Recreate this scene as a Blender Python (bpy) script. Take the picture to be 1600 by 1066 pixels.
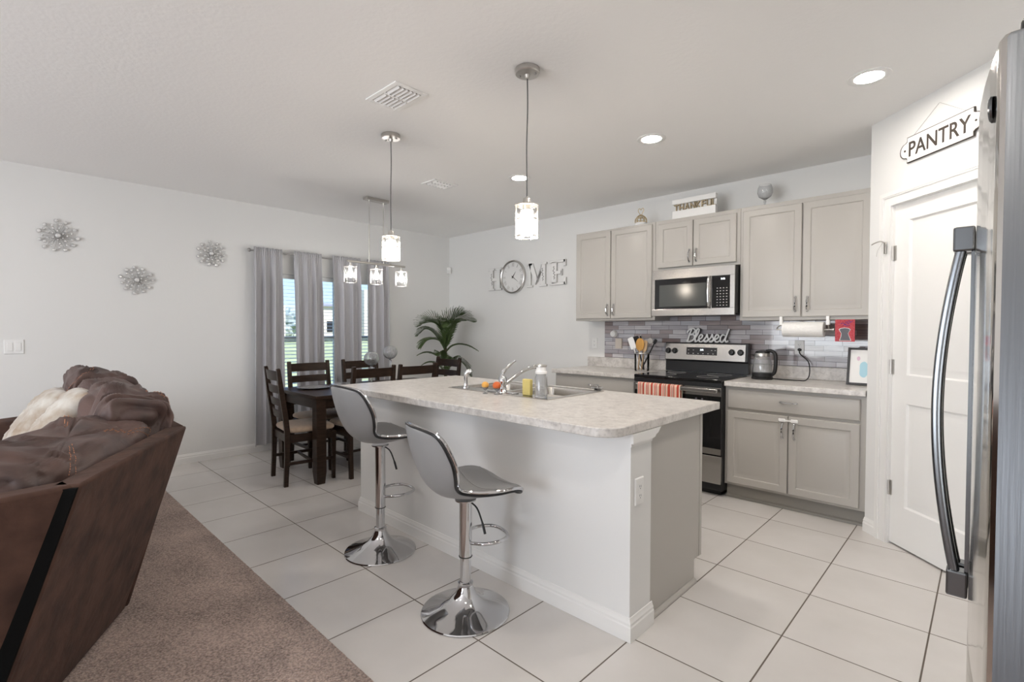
import bpy, bmesh, math, random
from mathutils import Vector, Matrix, noise
PI = math.pi
random.seed(7)
for o in list(bpy.data.objects): bpy.data.objects.remove(o)
SC = bpy.context.scene
COL = SC.collection
# ------------------------------------------------------------------ camera, exposure, sky, sun
H = 1.32; XW = -5.685; YW = 4.63; ZC = 2.655; ZT = 0.925
YAW, PIT, ROL = math.radians(43.68963), math.radians(-1.25395), math.radians(0.16439)
_F = Vector((-math.sin(YAW), math.cos(YAW), 0)); _R = Vector((math.cos(YAW), math.sin(YAW), 0)); _U = Vector((0, 0, 1))
_F2 = _F*math.cos(PIT)+_U*math.sin(PIT); _U2 = -_F*math.sin(PIT)+_U*math.cos(PIT)
_R3 = _R*math.cos(ROL)+_U2*math.sin(ROL); _U3 = -_R*math.sin(ROL)+_U2*math.cos(ROL)
cam = bpy.data.objects.new('camera', bpy.data.cameras.new('camera')); COL.objects.link(cam)
m = Matrix((( _R3.x, _U3.x, -_F2.x, 0), (_R3.y, _U3.y, -_F2.y, 0), (_R3.z, _U3.z, -_F2.z, H), (0, 0, 0, 1)))
cam.matrix_world = m
cam.data.sensor_width = 36; cam.data.lens = 780.298/1600*36; cam.data.clip_start = 0.03; cam.data.clip_end = 400
SC.camera = cam
SC.view_settings.view_transform = 'Standard'; SC.view_settings.look = 'None'
SC.view_settings.gamma = 1; SC.view_settings.exposure = 0.82
try: SC.view_settings.use_curve_mapping = False
except Exception: pass
SC.cycles.max_bounces = 10; SC.cycles.diffuse_bounces = 6; SC.cycles.glossy_bounces = 4
SC.cycles.transmission_bounces = 6; SC.cycles.transparent_max_bounces = 12
SC.cycles.sample_clamp_indirect = 6
SC.cycles.caustics_reflective = False; SC.cycles.caustics_refractive = False

W = bpy.data.worlds.new('sky'); SC.world = W; W.use_nodes = True
nt = W.node_tree; bg = nt.nodes['Background']
tc = nt.nodes.new('ShaderNodeTexCoord'); sx = nt.nodes.new('ShaderNodeSeparateXYZ'); rp = nt.nodes.new('ShaderNodeValToRGB')
nt.links.new(tc.outputs['Generated'], sx.inputs[0]); nt.links.new(sx.outputs['Z'], rp.inputs[0]); nt.links.new(rp.outputs[0], bg.inputs[0])
rp.color_ramp.elements[0].position = 0.0; rp.color_ramp.elements[0].color = (0.80, 0.90, 1.0, 1)
rp.color_ramp.elements[1].position = 0.25; rp.color_ramp.elements[1].color = (0.26, 0.48, 0.95, 1)
e = rp.color_ramp.elements.new(0.05); e.color = (0.50, 0.70, 1.0, 1)
bg.inputs[1].default_value = 0.95
def lamp(name, kind, loc, energy, color=(1, 1, 1), direction=None, **kw):
    l = bpy.data.lights.new(name, kind); l.energy = energy; l.color = color
    for k, v in kw.items(): setattr(l, k, v)
    o = bpy.data.objects.new(name, l); COL.objects.link(o); o.location = loc
    if direction is not None: o.rotation_euler = Vector(direction).to_track_quat('-Z', 'Y').to_euler()
    return o
lamp('sun', 'SUN', (0, 0, 20), 3.8, (1, 0.96, 0.9), (-0.62, -0.25, -0.72), angle=0.01)
# added fill lamp standing in for daylight at an unseen sliding door
lamp('fill_lamp_sliding_door', 'AREA', (-2.25, -4.12, 1.15), 98, (0.93, 0.96, 1.0), (0.1, 1, 0.16), shape='RECTANGLE', size=3.2, size_y=2.05)
CAN = 118.0     # emission of the recessed ceiling lights

# ------------------------------------------------------------------ materials
def setin(nd, names, v):
    for n in (names if isinstance(names, (list, tuple)) else [names]):
        if n in nd.inputs: nd.inputs[n].default_value = v; return
def mat(name, col, rough=0.5, metal=0.0, spec=0.5, coat=0.0, sheen=0.0, trans=0.0, ior=1.45, emis=None, estr=0.0, alpha=1.0,
        noise_amt=0.0, noise_scale=20.0, noise_col=None, bump=0.0, bump_scale=60.0, stretch=(1, 1, 1), rough_var=0.0, detail=4.0):
    mt = bpy.data.materials.new(name); mt.use_nodes = True
    n = mt.node_tree; b = n.nodes['Principled BSDF']
    c4 = (col[0], col[1], col[2], 1)
    setin(b, 'Base Color', c4); setin(b, 'Roughness', rough); setin(b, 'Metallic', metal)
    setin(b, ['Specular IOR Level', 'Specular'], spec); setin(b, ['Coat Weight', 'Clearcoat'], coat); setin(b, ['Sheen Weight', 'Sheen'], sheen)
    setin(b, ['Transmission Weight', 'Transmission'], trans); setin(b, 'IOR', ior); setin(b, 'Alpha', alpha)
    if emis: setin(b, ['Emission Color', 'Emission'], (*emis, 1)); setin(b, 'Emission Strength', estr)
    if noise_amt or bump or rough_var:
        t = n.nodes.new('ShaderNodeTexCoord'); mp = n.nodes.new('ShaderNodeMapping'); mp.inputs['Scale'].default_value = stretch
        n.links.new(t.outputs['Object'], mp.inputs[0])
    if noise_amt:
        ns = n.nodes.new('ShaderNodeTexNoise'); ns.inputs['Scale'].default_value = noise_scale; ns.inputs['Detail'].default_value = detail
        n.links.new(mp.outputs[0], ns.inputs['Vector'])
        r = n.nodes.new('ShaderNodeValToRGB'); n.links.new(ns.outputs[0], r.inputs[0])
        nc = noise_col or tuple(x*(1-noise_amt) for x in col)
        r.color_ramp.elements[0].position = 0.35; r.color_ramp.elements[0].color = (*nc, 1)
        r.color_ramp.elements[1].position = 0.65; r.color_ramp.elements[1].color = c4
        n.links.new(r.outputs[0], b.inputs['Base Color'])
    if bump:
        nb = n.nodes.new('ShaderNodeTexNoise'); nb.inputs['Scale'].default_value = bump_scale; nb.inputs['Detail'].default_value = 3
        n.links.new(mp.outputs[0], nb.inputs['Vector'])
        bp = n.nodes.new('ShaderNodeBump'); bp.inputs['Strength'].default_value = bump; bp.inputs['Distance'].default_value = 0.01
        n.links.new(nb.outputs[0], bp.inputs['Height']); n.links.new(bp.outputs[0], b.inputs['Normal'])
    return mt
def ND(n, t, **kw):
    x = n.nodes.new(t)
    for k, v in kw.items(): setattr(x, k, v)
    return x
def mth(n, op, a, b=None, c=None):
    x = n.nodes.new('ShaderNodeMath'); x.operation = op
    for i, v in enumerate((a, b, c)):
        if v is None: continue
        if isinstance(v, (int, float)): x.inputs[i].default_value = v
        else: n.links.new(v, x.inputs[i])
    return x.outputs[0]
def world_xyz(n):
    g = n.nodes.new('ShaderNodeNewGeometry'); s = n.nodes.new('ShaderNodeSeparateXYZ'); n.links.new(g.outputs['Position'], s.inputs[0]); return g, s

M = {}
M['wall'] = mat('painted_wall', (0.775, 0.775, 0.765), 0.6, bump=0.05, bump_scale=60)
M['ceiling'] = mat('textured_ceiling', (0.90, 0.895, 0.885), 0.75, bump=0.12, bump_scale=40)
M['trim'] = mat('white_trim_paint', (0.82, 0.815, 0.80), 0.35)
M['doorwhite'] = mat('white_door_paint', (0.83, 0.825, 0.81), 0.4)
M['cab'] = mat('greige_cabinet_paint', (0.455, 0.435, 0.405), 0.36)
M['cabdark'] = mat('cabinet_inside_shadow', (0.20, 0.19, 0.175), 0.6)
M['chrome'] = mat('polished_chrome', (0.62, 0.62, 0.63), 0.07, 1.0)
M['nickel'] = mat('satin_nickel', (0.58, 0.56, 0.53), 0.28, 1.0)
M['steel'] = mat('brushed_stainless_steel', (0.42, 0.405, 0.385), 0.24, 1.0, bump=0.012, bump_scale=160, stretch=(0.02, 1, 1))
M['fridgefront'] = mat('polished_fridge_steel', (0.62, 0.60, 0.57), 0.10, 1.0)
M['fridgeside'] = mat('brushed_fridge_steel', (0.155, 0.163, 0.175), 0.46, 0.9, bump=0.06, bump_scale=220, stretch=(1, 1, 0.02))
M['darksteel'] = mat('dark_handle_metal', (0.17, 0.18, 0.19), 0.22, 1.0)
M['blackglass'] = mat('black_glass', (0.008, 0.008, 0.009), 0.05, 0, 0.6)
M['mwglass'] = mat('microwave_window_mesh', (0.07, 0.075, 0.072), 0.12, 0, 0.6)
M['black'] = mat('black_plastic', (0.012, 0.012, 0.013), 0.35)
M['liningblack'] = mat('black_recess_lining', (0.005, 0.005, 0.005), 0.9, spec=0.1)
M['blackmat'] = mat('black_rubber', (0.02, 0.02, 0.02), 0.6)
M['wood'] = mat('espresso_wood', (0.036, 0.020, 0.013), 0.36, spec=0.3, noise_amt=0.5, noise_scale=14, stretch=(1, 1, 6))
M['seatfab'] = mat('tan_suede_seat', (0.46, 0.35, 0.26), 0.8, sheen=0.4, noise_amt=0.15, noise_scale=30, bump=0.1)
M['curtain'] = mat('grey_satin_curtain', (0.43, 0.425, 0.445), 0.42, sheen=0.3, bump=0.05, bump_scale=220)
M['leather'] = mat('grey_faux_leather', (0.30, 0.30, 0.30), 0.33, bump=0.08, bump_scale=240)
M['suede'] = mat('brown_suede', (0.100, 0.056, 0.043), 0.85, spec=0.15, sheen=0.03, noise_amt=0.45, noise_scale=9, noise_col=(0.054, 0.032, 0.026), bump=0.35, bump_scale=26, detail=6)
M['sofacush'] = mat('brown_cushion_fabric', (0.115, 0.070, 0.060), 0.5, spec=0.35, sheen=0.03, noise_amt=0.4, noise_scale=7, noise_col=(0.070, 0.048, 0.045), bump=0.25, bump_scale=22)
M['stitch'] = mat('orange_stitching', (0.48, 0.22, 0.12), 0.7)
M['pillow'] = mat('cream_pillow_fabric', (0.55, 0.52, 0.47), 0.6, sheen=0.3, noise_amt=0.5, noise_scale=8, noise_col=(0.30, 0.22, 0.15), bump=0.3, bump_scale=24)
M['glass'] = mat('clear_glass', (1, 1, 1), 0.02, trans=1.0, ior=1.45)
M['crystal'] = mat('cut_crystal', (0.95, 0.96, 0.97), 0.04, trans=0.85, ior=1.5, spec=0.8)
M['bulb'] = mat('lit_warm_bulb', (1, 1, 1), 0.4, emis=(1.0, 0.88, 0.74), estr=42)
M['bulbcool'] = mat('lit_cool_bulb', (1, 1, 1), 0.4, emis=(1.0, 0.97, 0.94), estr=55)
M['canlens'] = mat('lit_recessed_lens', (1, 1, 1), 0.4, emis=(1.0, 0.93, 0.85), estr=CAN)
M['display'] = mat('lit_display', (1, 1, 1), 0.4, emis=(0.85, 0.95, 1.0), estr=2.0)
M['leaf'] = mat('palm_leaf', (0.085, 0.135, 0.045), 0.4, noise_amt=0.5, noise_scale=3)
M['trunk'] = mat('palm_trunk', (0.10, 0.085, 0.05), 0.8, noise_amt=0.5, noise_scale=30)
M['gold'] = mat('antique_gold', (0.55, 0.43, 0.24), 0.35, 0.6)
M['goldwood'] = mat('gold_glitter_letters', (0.42, 0.34, 0.22), 0.5, 0.2, noise_amt=0.3, noise_scale=80)
M['white'] = mat('white_plastic', (0.84, 0.84, 0.83), 0.35)
M['whitematte'] = mat('white_painted_wood', (0.80, 0.80, 0.79), 0.5)
M['brightwhite'] = mat('bright_white_enamel', (0.92, 0.92, 0.92), 0.3)
M['paper'] = mat('paper_towel_paper', (0.88, 0.87, 0.85), 0.9, bump=0.3, bump_scale=90)
M['signink'] = mat('dark_brown_sign_paint', (0.05, 0.038, 0.03), 0.5)
M['red'] = mat('red_quilted_cloth', (0.42, 0.03, 0.045), 0.7, noise_amt=0.3, noise_scale=120, noise_col=(0.55, 0.10, 0.12))
M['purple'] = mat('violet_ink', (0.10, 0.04, 0.25), 0.6)
M['greyprint'] = mat('grey_print', (0.13, 0.13, 0.15), 0.6)
M['beige'] = mat('beige_plastic', (0.62, 0.56, 0.50), 0.45)
M['woodspoon'] = mat('bamboo', (0.62, 0.33, 0.08), 0.5, noise_amt=0.2, noise_scale=30, stretch=(1, 1, 0.2))
M['lightwood'] = mat('pale_wooden_utensil', (0.55, 0.38, 0.22), 0.55)
M['yellow'] = mat('yellow_sponge', (0.72, 0.60, 0.22), 0.9, bump=0.6, bump_scale=160)
M['amber'] = mat('amber_orange_ball', (0.80, 0.42, 0.09), 0.35)
M['redorange'] = mat('red_orange_ball', (0.62, 0.13, 0.03), 0.35)
M['paleblue'] = mat('pale_blue_wash', (0.42, 0.66, 0.76), 0.8)
M['pink'] = mat('pale_pink_wash', (0.70, 0.50, 0.62), 0.8)
M['framegrey'] = mat('charcoal_frame', (0.045, 0.045, 0.048), 0.45)
M['clockface'] = mat('clock_face', (0.78, 0.78, 0.77), 0.3)
M['greyedge'] = mat('flat_mid_grey', (0.50, 0.49, 0.48), 0.6)
M['lawn'] = mat('lawn_grass', (0.46, 0.50, 0.25), 0.9, noise_amt=0.3, noise_scale=0.6)
M['housewall'] = mat('cream_stucco', (0.72, 0.66, 0.55), 0.8)
M['houseroof'] = mat('grey_shingle', (0.30, 0.30, 0.31), 0.8)
M['hedge'] = mat('dark_hedge', (0.10, 0.13, 0.11), 0.9, noise_amt=0.5, noise_scale=1.5)
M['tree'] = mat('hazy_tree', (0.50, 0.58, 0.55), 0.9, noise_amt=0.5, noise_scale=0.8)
M['platter'] = mat('silver_plate', (0.62, 0.62, 0.62), 0.25, 0.7)
M['jewel'] = mat('faceted_clear_gem', (0.78, 0.78, 0.78), 0.08, 0.3, 0.9)
M['wire'] = mat('pewter_wire', (0.40, 0.39, 0.38), 0.35, 0.9)
M['cord'] = mat('grey_fabric_cord', (0.10, 0.10, 0.10), 0.6)
M['ventdark'] = mat('vent_opening', (0.12, 0.12, 0.12), 0.8)
M['sinksteel'] = mat('satin_sink_steel', (0.55, 0.53, 0.50), 0.25, 1.0)
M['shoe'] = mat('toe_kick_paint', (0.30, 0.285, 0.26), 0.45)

def make_tiles():
    mt = bpy.data.materials.new('floor_tile'); mt.use_nodes = True; n = mt.node_tree; b = n.nodes['Principled BSDF']
    g, s = world_xyz(n)
    ux = mth(n, 'DIVIDE', mth(n, 'ADD', s.outputs['X'], 0.1665+0.4605*40), 0.4605)
    uy = mth(n, 'DIVIDE', mth(n, 'ADD', s.outputs['Y'], -1.4185+0.4670*40), 0.4670)
    def edge(u, p):
        f = mth(n, 'FRACT', u); d = mth(n, 'MINIMUM', f, mth(n, 'SUBTRACT', 1.0, f)); return mth(n, 'MULTIPLY', d, p)
    d = mth(n, 'MINIMUM', edge(ux, 0.4605), edge(uy, 0.4670))
    mr = ND(n, 'ShaderNodeMapRange'); mr.inputs['From Min'].default_value = 0.0024; mr.inputs['From Max'].default_value = 0.0038
    n.links.new(d, mr.inputs['Value'])
    cx = n.nodes.new('ShaderNodeCombineXYZ'); n.links.new(mth(n, 'FLOOR', ux), cx.inputs[0]); n.links.new(mth(n, 'FLOOR', uy), cx.inputs[1])
    wn = n.nodes.new('ShaderNodeTexWhiteNoise'); n.links.new(cx.outputs[0], wn.inputs['Vector'])
    ns = n.nodes.new('ShaderNodeTexNoise'); ns.inputs['Scale'].default_value = 2.2; ns.inputs['Detail'].default_value = 6
    vm = n.nodes.new('ShaderNodeVectorMath'); vm.operation = 'MULTIPLY_ADD'; n.links.new(wn.outputs['Color'], vm.inputs[0]); vm.inputs[1].default_value = (7, 7, 7)
    n.links.new(g.outputs['Position'], vm.inputs[2]); n.links.new(vm.outputs[0], ns.inputs['Vector'])
    r = n.nodes.new('ShaderNodeValToRGB'); n.links.new(ns.outputs[0], r.inputs[0])
    r.color_ramp.elements[0].position = 0.3; r.color_ramp.elements[0].color = (0.62, 0.595, 0.57, 1)
    r.color_ramp.elements[1].position = 0.7; r.color_ramp.elements[1].color = (0.70, 0.675, 0.655, 1)
    mx = ND(n, 'ShaderNodeMix', data_type='RGBA'); n.links.new(mr.outputs[0], mx.inputs['Factor'])
    mx.inputs['A'].default_value = (0.14, 0.115, 0.095, 1); n.links.new(r.outputs[0], mx.inputs['B'])
    n.links.new(mx.outputs['Result'], b.inputs['Base Color'])
    rr = ND(n, 'ShaderNodeMapRange'); rr.inputs['To Min'].default_value = 0.8; rr.inputs['To Max'].default_value = 0.24
    n.links.new(mr.outputs[0], rr.inputs['Value']); n.links.new(rr.outputs[0], b.inputs['Roughness'])
    bp = n.nodes.new('ShaderNodeBump'); bp.inputs['Strength'].default_value = 0.4; bp.inputs['Distance'].default_value = 0.003
    n.links.new(mr.outputs[0], bp.inputs['Height']); n.links.new(bp.outputs[0], b.inputs['Normal'])
    return mt
M['tiles'] = make_tiles()

def make_carpet():
    mt = bpy.data.materials.new('carpet_pile'); mt.use_nodes = True; n = mt.node_tree; b = n.nodes['Principled BSDF']
    t = n.nodes.new('ShaderNodeTexCoord')
    def NZ(sc, det):
        x = n.nodes.new('ShaderNodeTexNoise'); x.inputs['Scale'].default_value = sc; x.inputs['Detail'].default_value = det; n.links.new(t.outputs['Object'], x.inputs['Vector']); return x.outputs[0]
    a = NZ(3.5, 4); c = NZ(120, 4)
    mixv = mth(n, 'ADD', mth(n, 'MULTIPLY', a, 0.35), mth(n, 'MULTIPLY', c, 0.85))
    r = n.nodes.new('ShaderNodeValToRGB'); n.links.new(mixv, r.inputs[0])
    r.color_ramp.elements[0].position = 0.42; r.color_ramp.elements[0].color = (0.17, 0.118, 0.098, 1)
    r.color_ramp.elements[1].position = 0.78; r.color_ramp.elements[1].color = (0.62, 0.475, 0.41, 1)
    n.links.new(r.outputs[0], b.inputs['Base Color']); setin(b, 'Roughness', 0.95); setin(b, ['Sheen Weight'], 0.3); setin(b, 'Specular IOR Level', 0.1)
    bp = n.nodes.new('ShaderNodeBump'); bp.inputs['Strength'].default_value = 0.9; bp.inputs['Distance'].default_value = 0.012
    n.links.new(c, bp.inputs['Height']); n.links.new(bp.outputs[0], b.inputs['Normal'])
    return mt
M['carpet'] = make_carpet()

def make_laminate():
    mt = bpy.data.materials.new('mottled_laminate'); mt.use_nodes = True; n = mt.node_tree; b = n.nodes['Principled BSDF']
    g = n.nodes.new('ShaderNodeNewGeometry')
    def NZ(sc, det, dist=0):
        x = n.nodes.new('ShaderNodeTexNoise'); x.inputs['Scale'].default_value = sc; x.inputs['Detail'].default_value = det; x.inputs['Distortion'].default_value = dist
        n.links.new(g.outputs['Position'], x.inputs['Vector']); return x.outputs[0]
    r = n.nodes.new('ShaderNodeValToRGB'); n.links.new(NZ(22, 8, 0.6), r.inputs[0])
    el = r.color_ramp.elements
    el[0].position = 0.28; el[0].color = (0.50, 0.475, 0.45, 1); el[1].position = 0.68; el[1].color = (0.71, 0.685, 0.655, 1)
    e = el.new(0.45); e.color = (0.61, 0.58, 0.55, 1)
    r2 = n.nodes.new('ShaderNodeValToRGB'); n.links.new(NZ(70, 4), r2.inputs[0])
    r2.color_ramp.elements[0].position = 0.33; r2.color_ramp.elements[0].color = (0.80, 0.80, 0.80, 1); r2.color_ramp.elements[1].position = 0.5; r2.color_ramp.elements[1].color = (1, 1, 1, 1)
    mx = ND(n, 'ShaderNodeMix', data_type='RGBA', blend_type='MULTIPLY'); mx.inputs['Factor'].default_value = 0.8
    n.links.new(r.outputs[0], mx.inputs['A']); n.links.new(r2.outputs[0], mx.inputs['B']); n.links.new(mx.outputs['Result'], b.inputs['Base Color'])
    setin(b, 'Roughness', 0.28)
    return mt
M['laminate'] = make_laminate()

def make_splash():
    mt = bpy.data.materials.new('glass_strip_tile'); mt.use_nodes = True; n = mt.node_tree; b = n.nodes['Principled BSDF']
    g, s = world_xyz(n)
    c = n.nodes.new('ShaderNodeCombineXYZ'); n.links.new(s.outputs['X'], c.inputs[0]); n.links.new(mth(n, 'SUBTRACT', s.outputs['Z'], 1.030), c.inputs[1])
    br = n.nodes.new('ShaderNodeTexBrick'); n.links.new(c.outputs[0], br.inputs['Vector'])
    br.offset = 0.37; br.squash = 0.72; br.squash_frequency = 3
    br.inputs['Scale'].default_value = 1.0; br.inputs['Mortar Size'].default_value = 0.0016; br.inputs['Brick Width'].default_value = 0.19; br.inputs['Row Height'].default_value = 0.0425
    br.inputs['Color1'].default_value = (0, 0, 0, 1); br.inputs['Color2'].default_value = (1, 1, 1, 1); br.inputs['Mortar'].default_value = (0.5, 0.5, 0.5, 1); br.inputs['Bias'].default_value = 0
    r = n.nodes.new('ShaderNodeValToRGB'); n.links.new(br.outputs['Color'], r.inputs[0]); r.color_ramp.interpolation = 'CONSTANT'
    el = r.color_ramp.elements; el[0].position = 0; el[0].color = (0.38, 0.36, 0.39, 1); el[1].position = 0.86; el[1].color = (0.22, 0.17, 0.165, 1)
    for p, cc in ((0.2, (0.49, 0.47, 0.50)), (0.36, (0.29, 0.26, 0.27)), (0.5, (0.45, 0.45, 0.49)), (0.64, (0.32, 0.27, 0.27)), (0.76, (0.55, 0.53, 0.55))):
        e = el.new(p); e.color = (*cc, 1)
    w = n.nodes.new('ShaderNodeTexNoise'); w.inputs['Scale'].default_value = 30; mp = n.nodes.new('ShaderNodeMapping'); mp.inputs['Scale'].default_value = (0.15, 1, 4)
    n.links.new(g.outputs['Position'], mp.inputs[0]); n.links.new(mp.outputs[0], w.inputs['Vector'])
    mm = ND(n, 'ShaderNodeMix', data_type='RGBA', blend_type='OVERLAY'); mm.inputs['Factor'].default_value = 0.5
    n.links.new(r.outputs[0], mm.inputs['A']); n.links.new(w.outputs[0], mm.inputs['B'])
    mx = ND(n, 'ShaderNodeMix', data_type='RGBA'); n.links.new(br.outputs['Fac'], mx.inputs['Factor']); n.links.new(mm.outputs['Result'], mx.inputs['A']); mx.inputs['B'].default_value = (0.10, 0.085, 0.10, 1)
    n.links.new(mx.outputs['Result'], b.inputs['Base Color']); setin(b, 'Roughness', 0.12); setin(b, 'Coat Weight', 0.5)
    bp = n.nodes.new('ShaderNodeBump'); bp.invert = True; bp.inputs['Strength'].default_value = 0.5; bp.inputs['Distance'].default_value = 0.003
    n.links.new(br.outputs['Fac'], bp.inputs['Height']); n.links.new(bp.outputs[0], b.inputs['Normal'])
    return mt
M['splash'] = make_splash()

def make_stripes():
    mt = bpy.data.materials.new('striped_towel_cloth'); mt.use_nodes = True; n = mt.node_tree; b = n.nodes['Principled BSDF']
    g, s = world_xyz(n)
    f = mth(n, 'FRACT', mth(n, 'MULTIPLY', s.outputs['X'], 13.0))
    r = n.nodes.new('ShaderNodeValToRGB'); n.links.new(f, r.inputs[0]); r.color_ramp.interpolation = 'CONSTANT'
    el = r.color_ramp.elements; el[0].position = 0; el[0].color = (0.50, 0.07, 0.04, 1); el[1].position = 0.85; el[1].color = (0.80, 0.66, 0.52, 1)
    for p, cc in ((0.22, (0.80, 0.70, 0.58)), (0.38, (0.72, 0.25, 0.20)), (0.55, (0.82, 0.72, 0.62)), (0.62, (0.35, 0.10, 0.06)), (0.70, (0.74, 0.36, 0.28))):
        e = el.new(p); e.color = (*cc, 1)
    n.links.new(r.outputs[0], b.inputs['Base Color']); setin(b, 'Roughness', 0.9)
    return mt
M['stripes'] = make_stripes()

def make_pane():
    mt = bpy.data.materials.new('window_glass'); mt.use_nodes = True; n = mt.node_tree
    for x in list(n.nodes):
        if x.type != 'OUTPUT_MATERIAL': n.nodes.remove(x)
    out = [x for x in n.nodes if x.type == 'OUTPUT_MATERIAL'][0]
    tr = n.nodes.new('ShaderNodeBsdfTransparent'); gl = n.nodes.new('ShaderNodeBsdfGlossy'); gl.inputs['Roughness'].default_value = 0.02
    mx = n.nodes.new('ShaderNodeMixShader'); fr = n.nodes.new('ShaderNodeFresnel'); fr.inputs[0].default_value = 1.3
    n.links.new(fr.outputs[0], mx.inputs[0]); n.links.new(tr.outputs[0], mx.inputs[1]); n.links.new(gl.outputs[0], mx.inputs[2]); n.links.new(mx.outputs[0], out.inputs[0])
    return mt
M['pane'] = make_pane()
M['shadeglass'] = make_pane(); M['shadeglass'].name = 'ribbed_shade_glass'

# ------------------------------------------------------------------ mesh helpers
ORG = {}
class MB:
    def __init__(s, mtx=None): s.v = []; s.f = []; s.m = mtx or Matrix.Identity(4)
    def add(s, vs, fs):
        b = len(s.v); s.v += [s.m @ Vector(p) for p in vs]; s.f += [tuple(b+i for i in f) for f in fs]; return s
    def box(s, x0, x1, y0, y1, z0, z1):
        if x0 > x1: x0, x1 = x1, x0
        if y0 > y1: y0, y1 = y1, y0
        if z0 > z1: z0, z1 = z1, z0
        return s.add([(x0, y0, z0), (x1, y0, z0), (x1, y1, z0), (x0, y1, z0), (x0, y0, z1), (x1, y0, z1), (x1, y1, z1), (x0, y1, z1)],
                     [(0, 3, 2, 1), (4, 5, 6, 7), (0, 1, 5, 4), (1, 2, 6, 5), (2, 3, 7, 6), (3, 0, 4, 7)])
    def prism(s, poly, a0, a1, fn):
        n = len(poly); vs = [fn(p, a0) for p in poly]+[fn(p, a1) for p in poly]
        return s.add(vs, [tuple(range(n-1, -1, -1)), tuple(range(n, 2*n))]+[(i, (i+1) % n, n+(i+1) % n, n+i) for i in range(n)])
    def lathe(s, prof, c=(0, 0, 0), seg=32, axis='z'):
        vs = []; fs = []; n = len(prof)
        for (r, h) in prof:
            for k in range(seg):
                a = 2*PI*k/seg; u, w = max(r, 1e-5)*math.cos(a), max(r, 1e-5)*math.sin(a)
                p = {'z': (u, w, h), 'y': (u, h, w), 'x': (h, u, w)}[axis]
                vs.append((c[0]+p[0], c[1]+p[1], c[2]+p[2]))
        for i in range(n-1):
            for k in range(seg):
                a, b2 = i*seg+k, i*seg+(k+1) % seg; fs.append((a, b2, b2+seg, a+seg))
        fs.append(tuple(range(seg-1, -1, -1))); fs.append(tuple((n-1)*seg+k for k in range(seg)))
        return s.add(vs, fs)
    def cyl(s, c, r, h, axis='z', seg=24): return s.lathe([(r, 0), (r, h)], c, seg, axis)
    def tube(s, pts, r, seg=10, closed=False, flat=None):
        P = [Vector(p) for p in pts]; n = len(P); vs = []; fs = []
        R = r if isinstance(r, (list, tuple)) else [r]*n
        up = None
        for i in range(n):
            a = P[(i-1) % n] if (closed or i > 0) else P[i]; b = P[(i+1) % n] if (closed or i < n-1) else P[i]
            t = (b-a).normalized()
            if up is None: up = Vector((0, 0, 1)) if abs(t.z) < 0.9 else Vector((1, 0, 0))
            x = t.cross(up); x.normalize(); y = x.cross(t).normalized(); up = y
            for k in range(seg):
                q = 2*PI*k/seg; vs.append(P[i]+x*math.cos(q)*R[i]+y*math.sin(q)*R[i]*(flat or 1))
        for i in range(n if closed else n-1):
            j = (i+1) % n
            for k in range(seg):
                l = (k+1) % seg; fs.append((i*seg+k, j*seg+k, j*seg+l, i*seg+l))
        if not closed: fs += [tuple(range(seg)), tuple((n-1)*seg+k for k in range(seg-1, -1, -1))]
        return s.add(vs, fs)
    def grid(s, fn, nu, nv, cu=False, cv=False):
        vs = [fn(i/(nu if cu else nu-1), j/(nv if cv else nv-1)) for i in range(nu) for j in range(nv)]; fs = []
        for i in range(nu if cu else nu-1):
            for j in range(nv if cv else nv-1):
                a = i*nv+j; b = ((i+1) % nu)*nv+j; c = ((i+1) % nu)*nv+(j+1) % nv; d = i*nv+(j+1) % nv; fs.append((a, b, c, d))
        return s.add(vs, fs)
    def ball(s, c, r, seg=16, sc=(1, 1, 1)):
        k = seg//2; prof = [(r*math.sin(PI*i/k), -r*math.cos(PI*i/k)) for i in range(k+1)]
        b = MB(); b.lathe(prof, (0, 0, 0), seg)
        return s.add([(c[0]+p.x*sc[0], c[1]+p.y*sc[1], c[2]+p.z*sc[2]) for p in b.v], b.f)
    def build(s, name, material, parent=None, bevel=0, smooth=35, sub=0, world=False, solid=0, fix=True):
        me = bpy.data.meshes.new(name)
        off = Vector((0, 0, 0))
        if parent is not None:
            if world: off = ORG[parent.name]
        elif world is not None:
            xs = [p.x for p in s.v]; ys = [p.y for p in s.v]; zs = [p.z for p in s.v]
            off = Vector(((min(xs)+max(xs))/2, (min(ys)+max(ys))/2, min(zs)))
        me.from_pydata([p-off for p in s.v], [], s.f)
        if True:
            bm = bmesh.new(); bm.from_mesh(me)
            if fix: bmesh.ops.remove_doubles(bm, verts=bm.verts, dist=1e-6)
            bmesh.ops.recalc_face_normals(bm, faces=bm.faces); bm.to_mesh(me); bm.free()
        me.materials.append(material); me.update()
        o = bpy.data.objects.new(name, me); COL.objects.link(o)
        if parent is not None: o.parent = parent; ORG[o.name] = off
        else: o.location = off; ORG[o.name] = off
        if bevel:
            b = o.modifiers.new('bevel', 'BEVEL'); b.width = bevel; b.segments = 2; b.limit_method = 'ANGLE'; b.angle_limit = math.radians(40)
        if solid:
            b = o.modifiers.new('solid', 'SOLIDIFY'); b.thickness = solid; b.offset = 0
        if sub:
            b = o.modifiers.new('sub', 'SUBSURF'); b.levels = sub; b.render_levels = sub
        if smooth:
            me.shade_smooth()
            if smooth < 180: me.set_sharp_from_angle(angle=math.radians(smooth))
        return o
def tag(o, label, cat, group=None, kind=None):
    if label: o['label'] = label
    if cat: o['category'] = cat
    if group: o['group'] = group
    if kind: o['kind'] = kind
    return o
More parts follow.
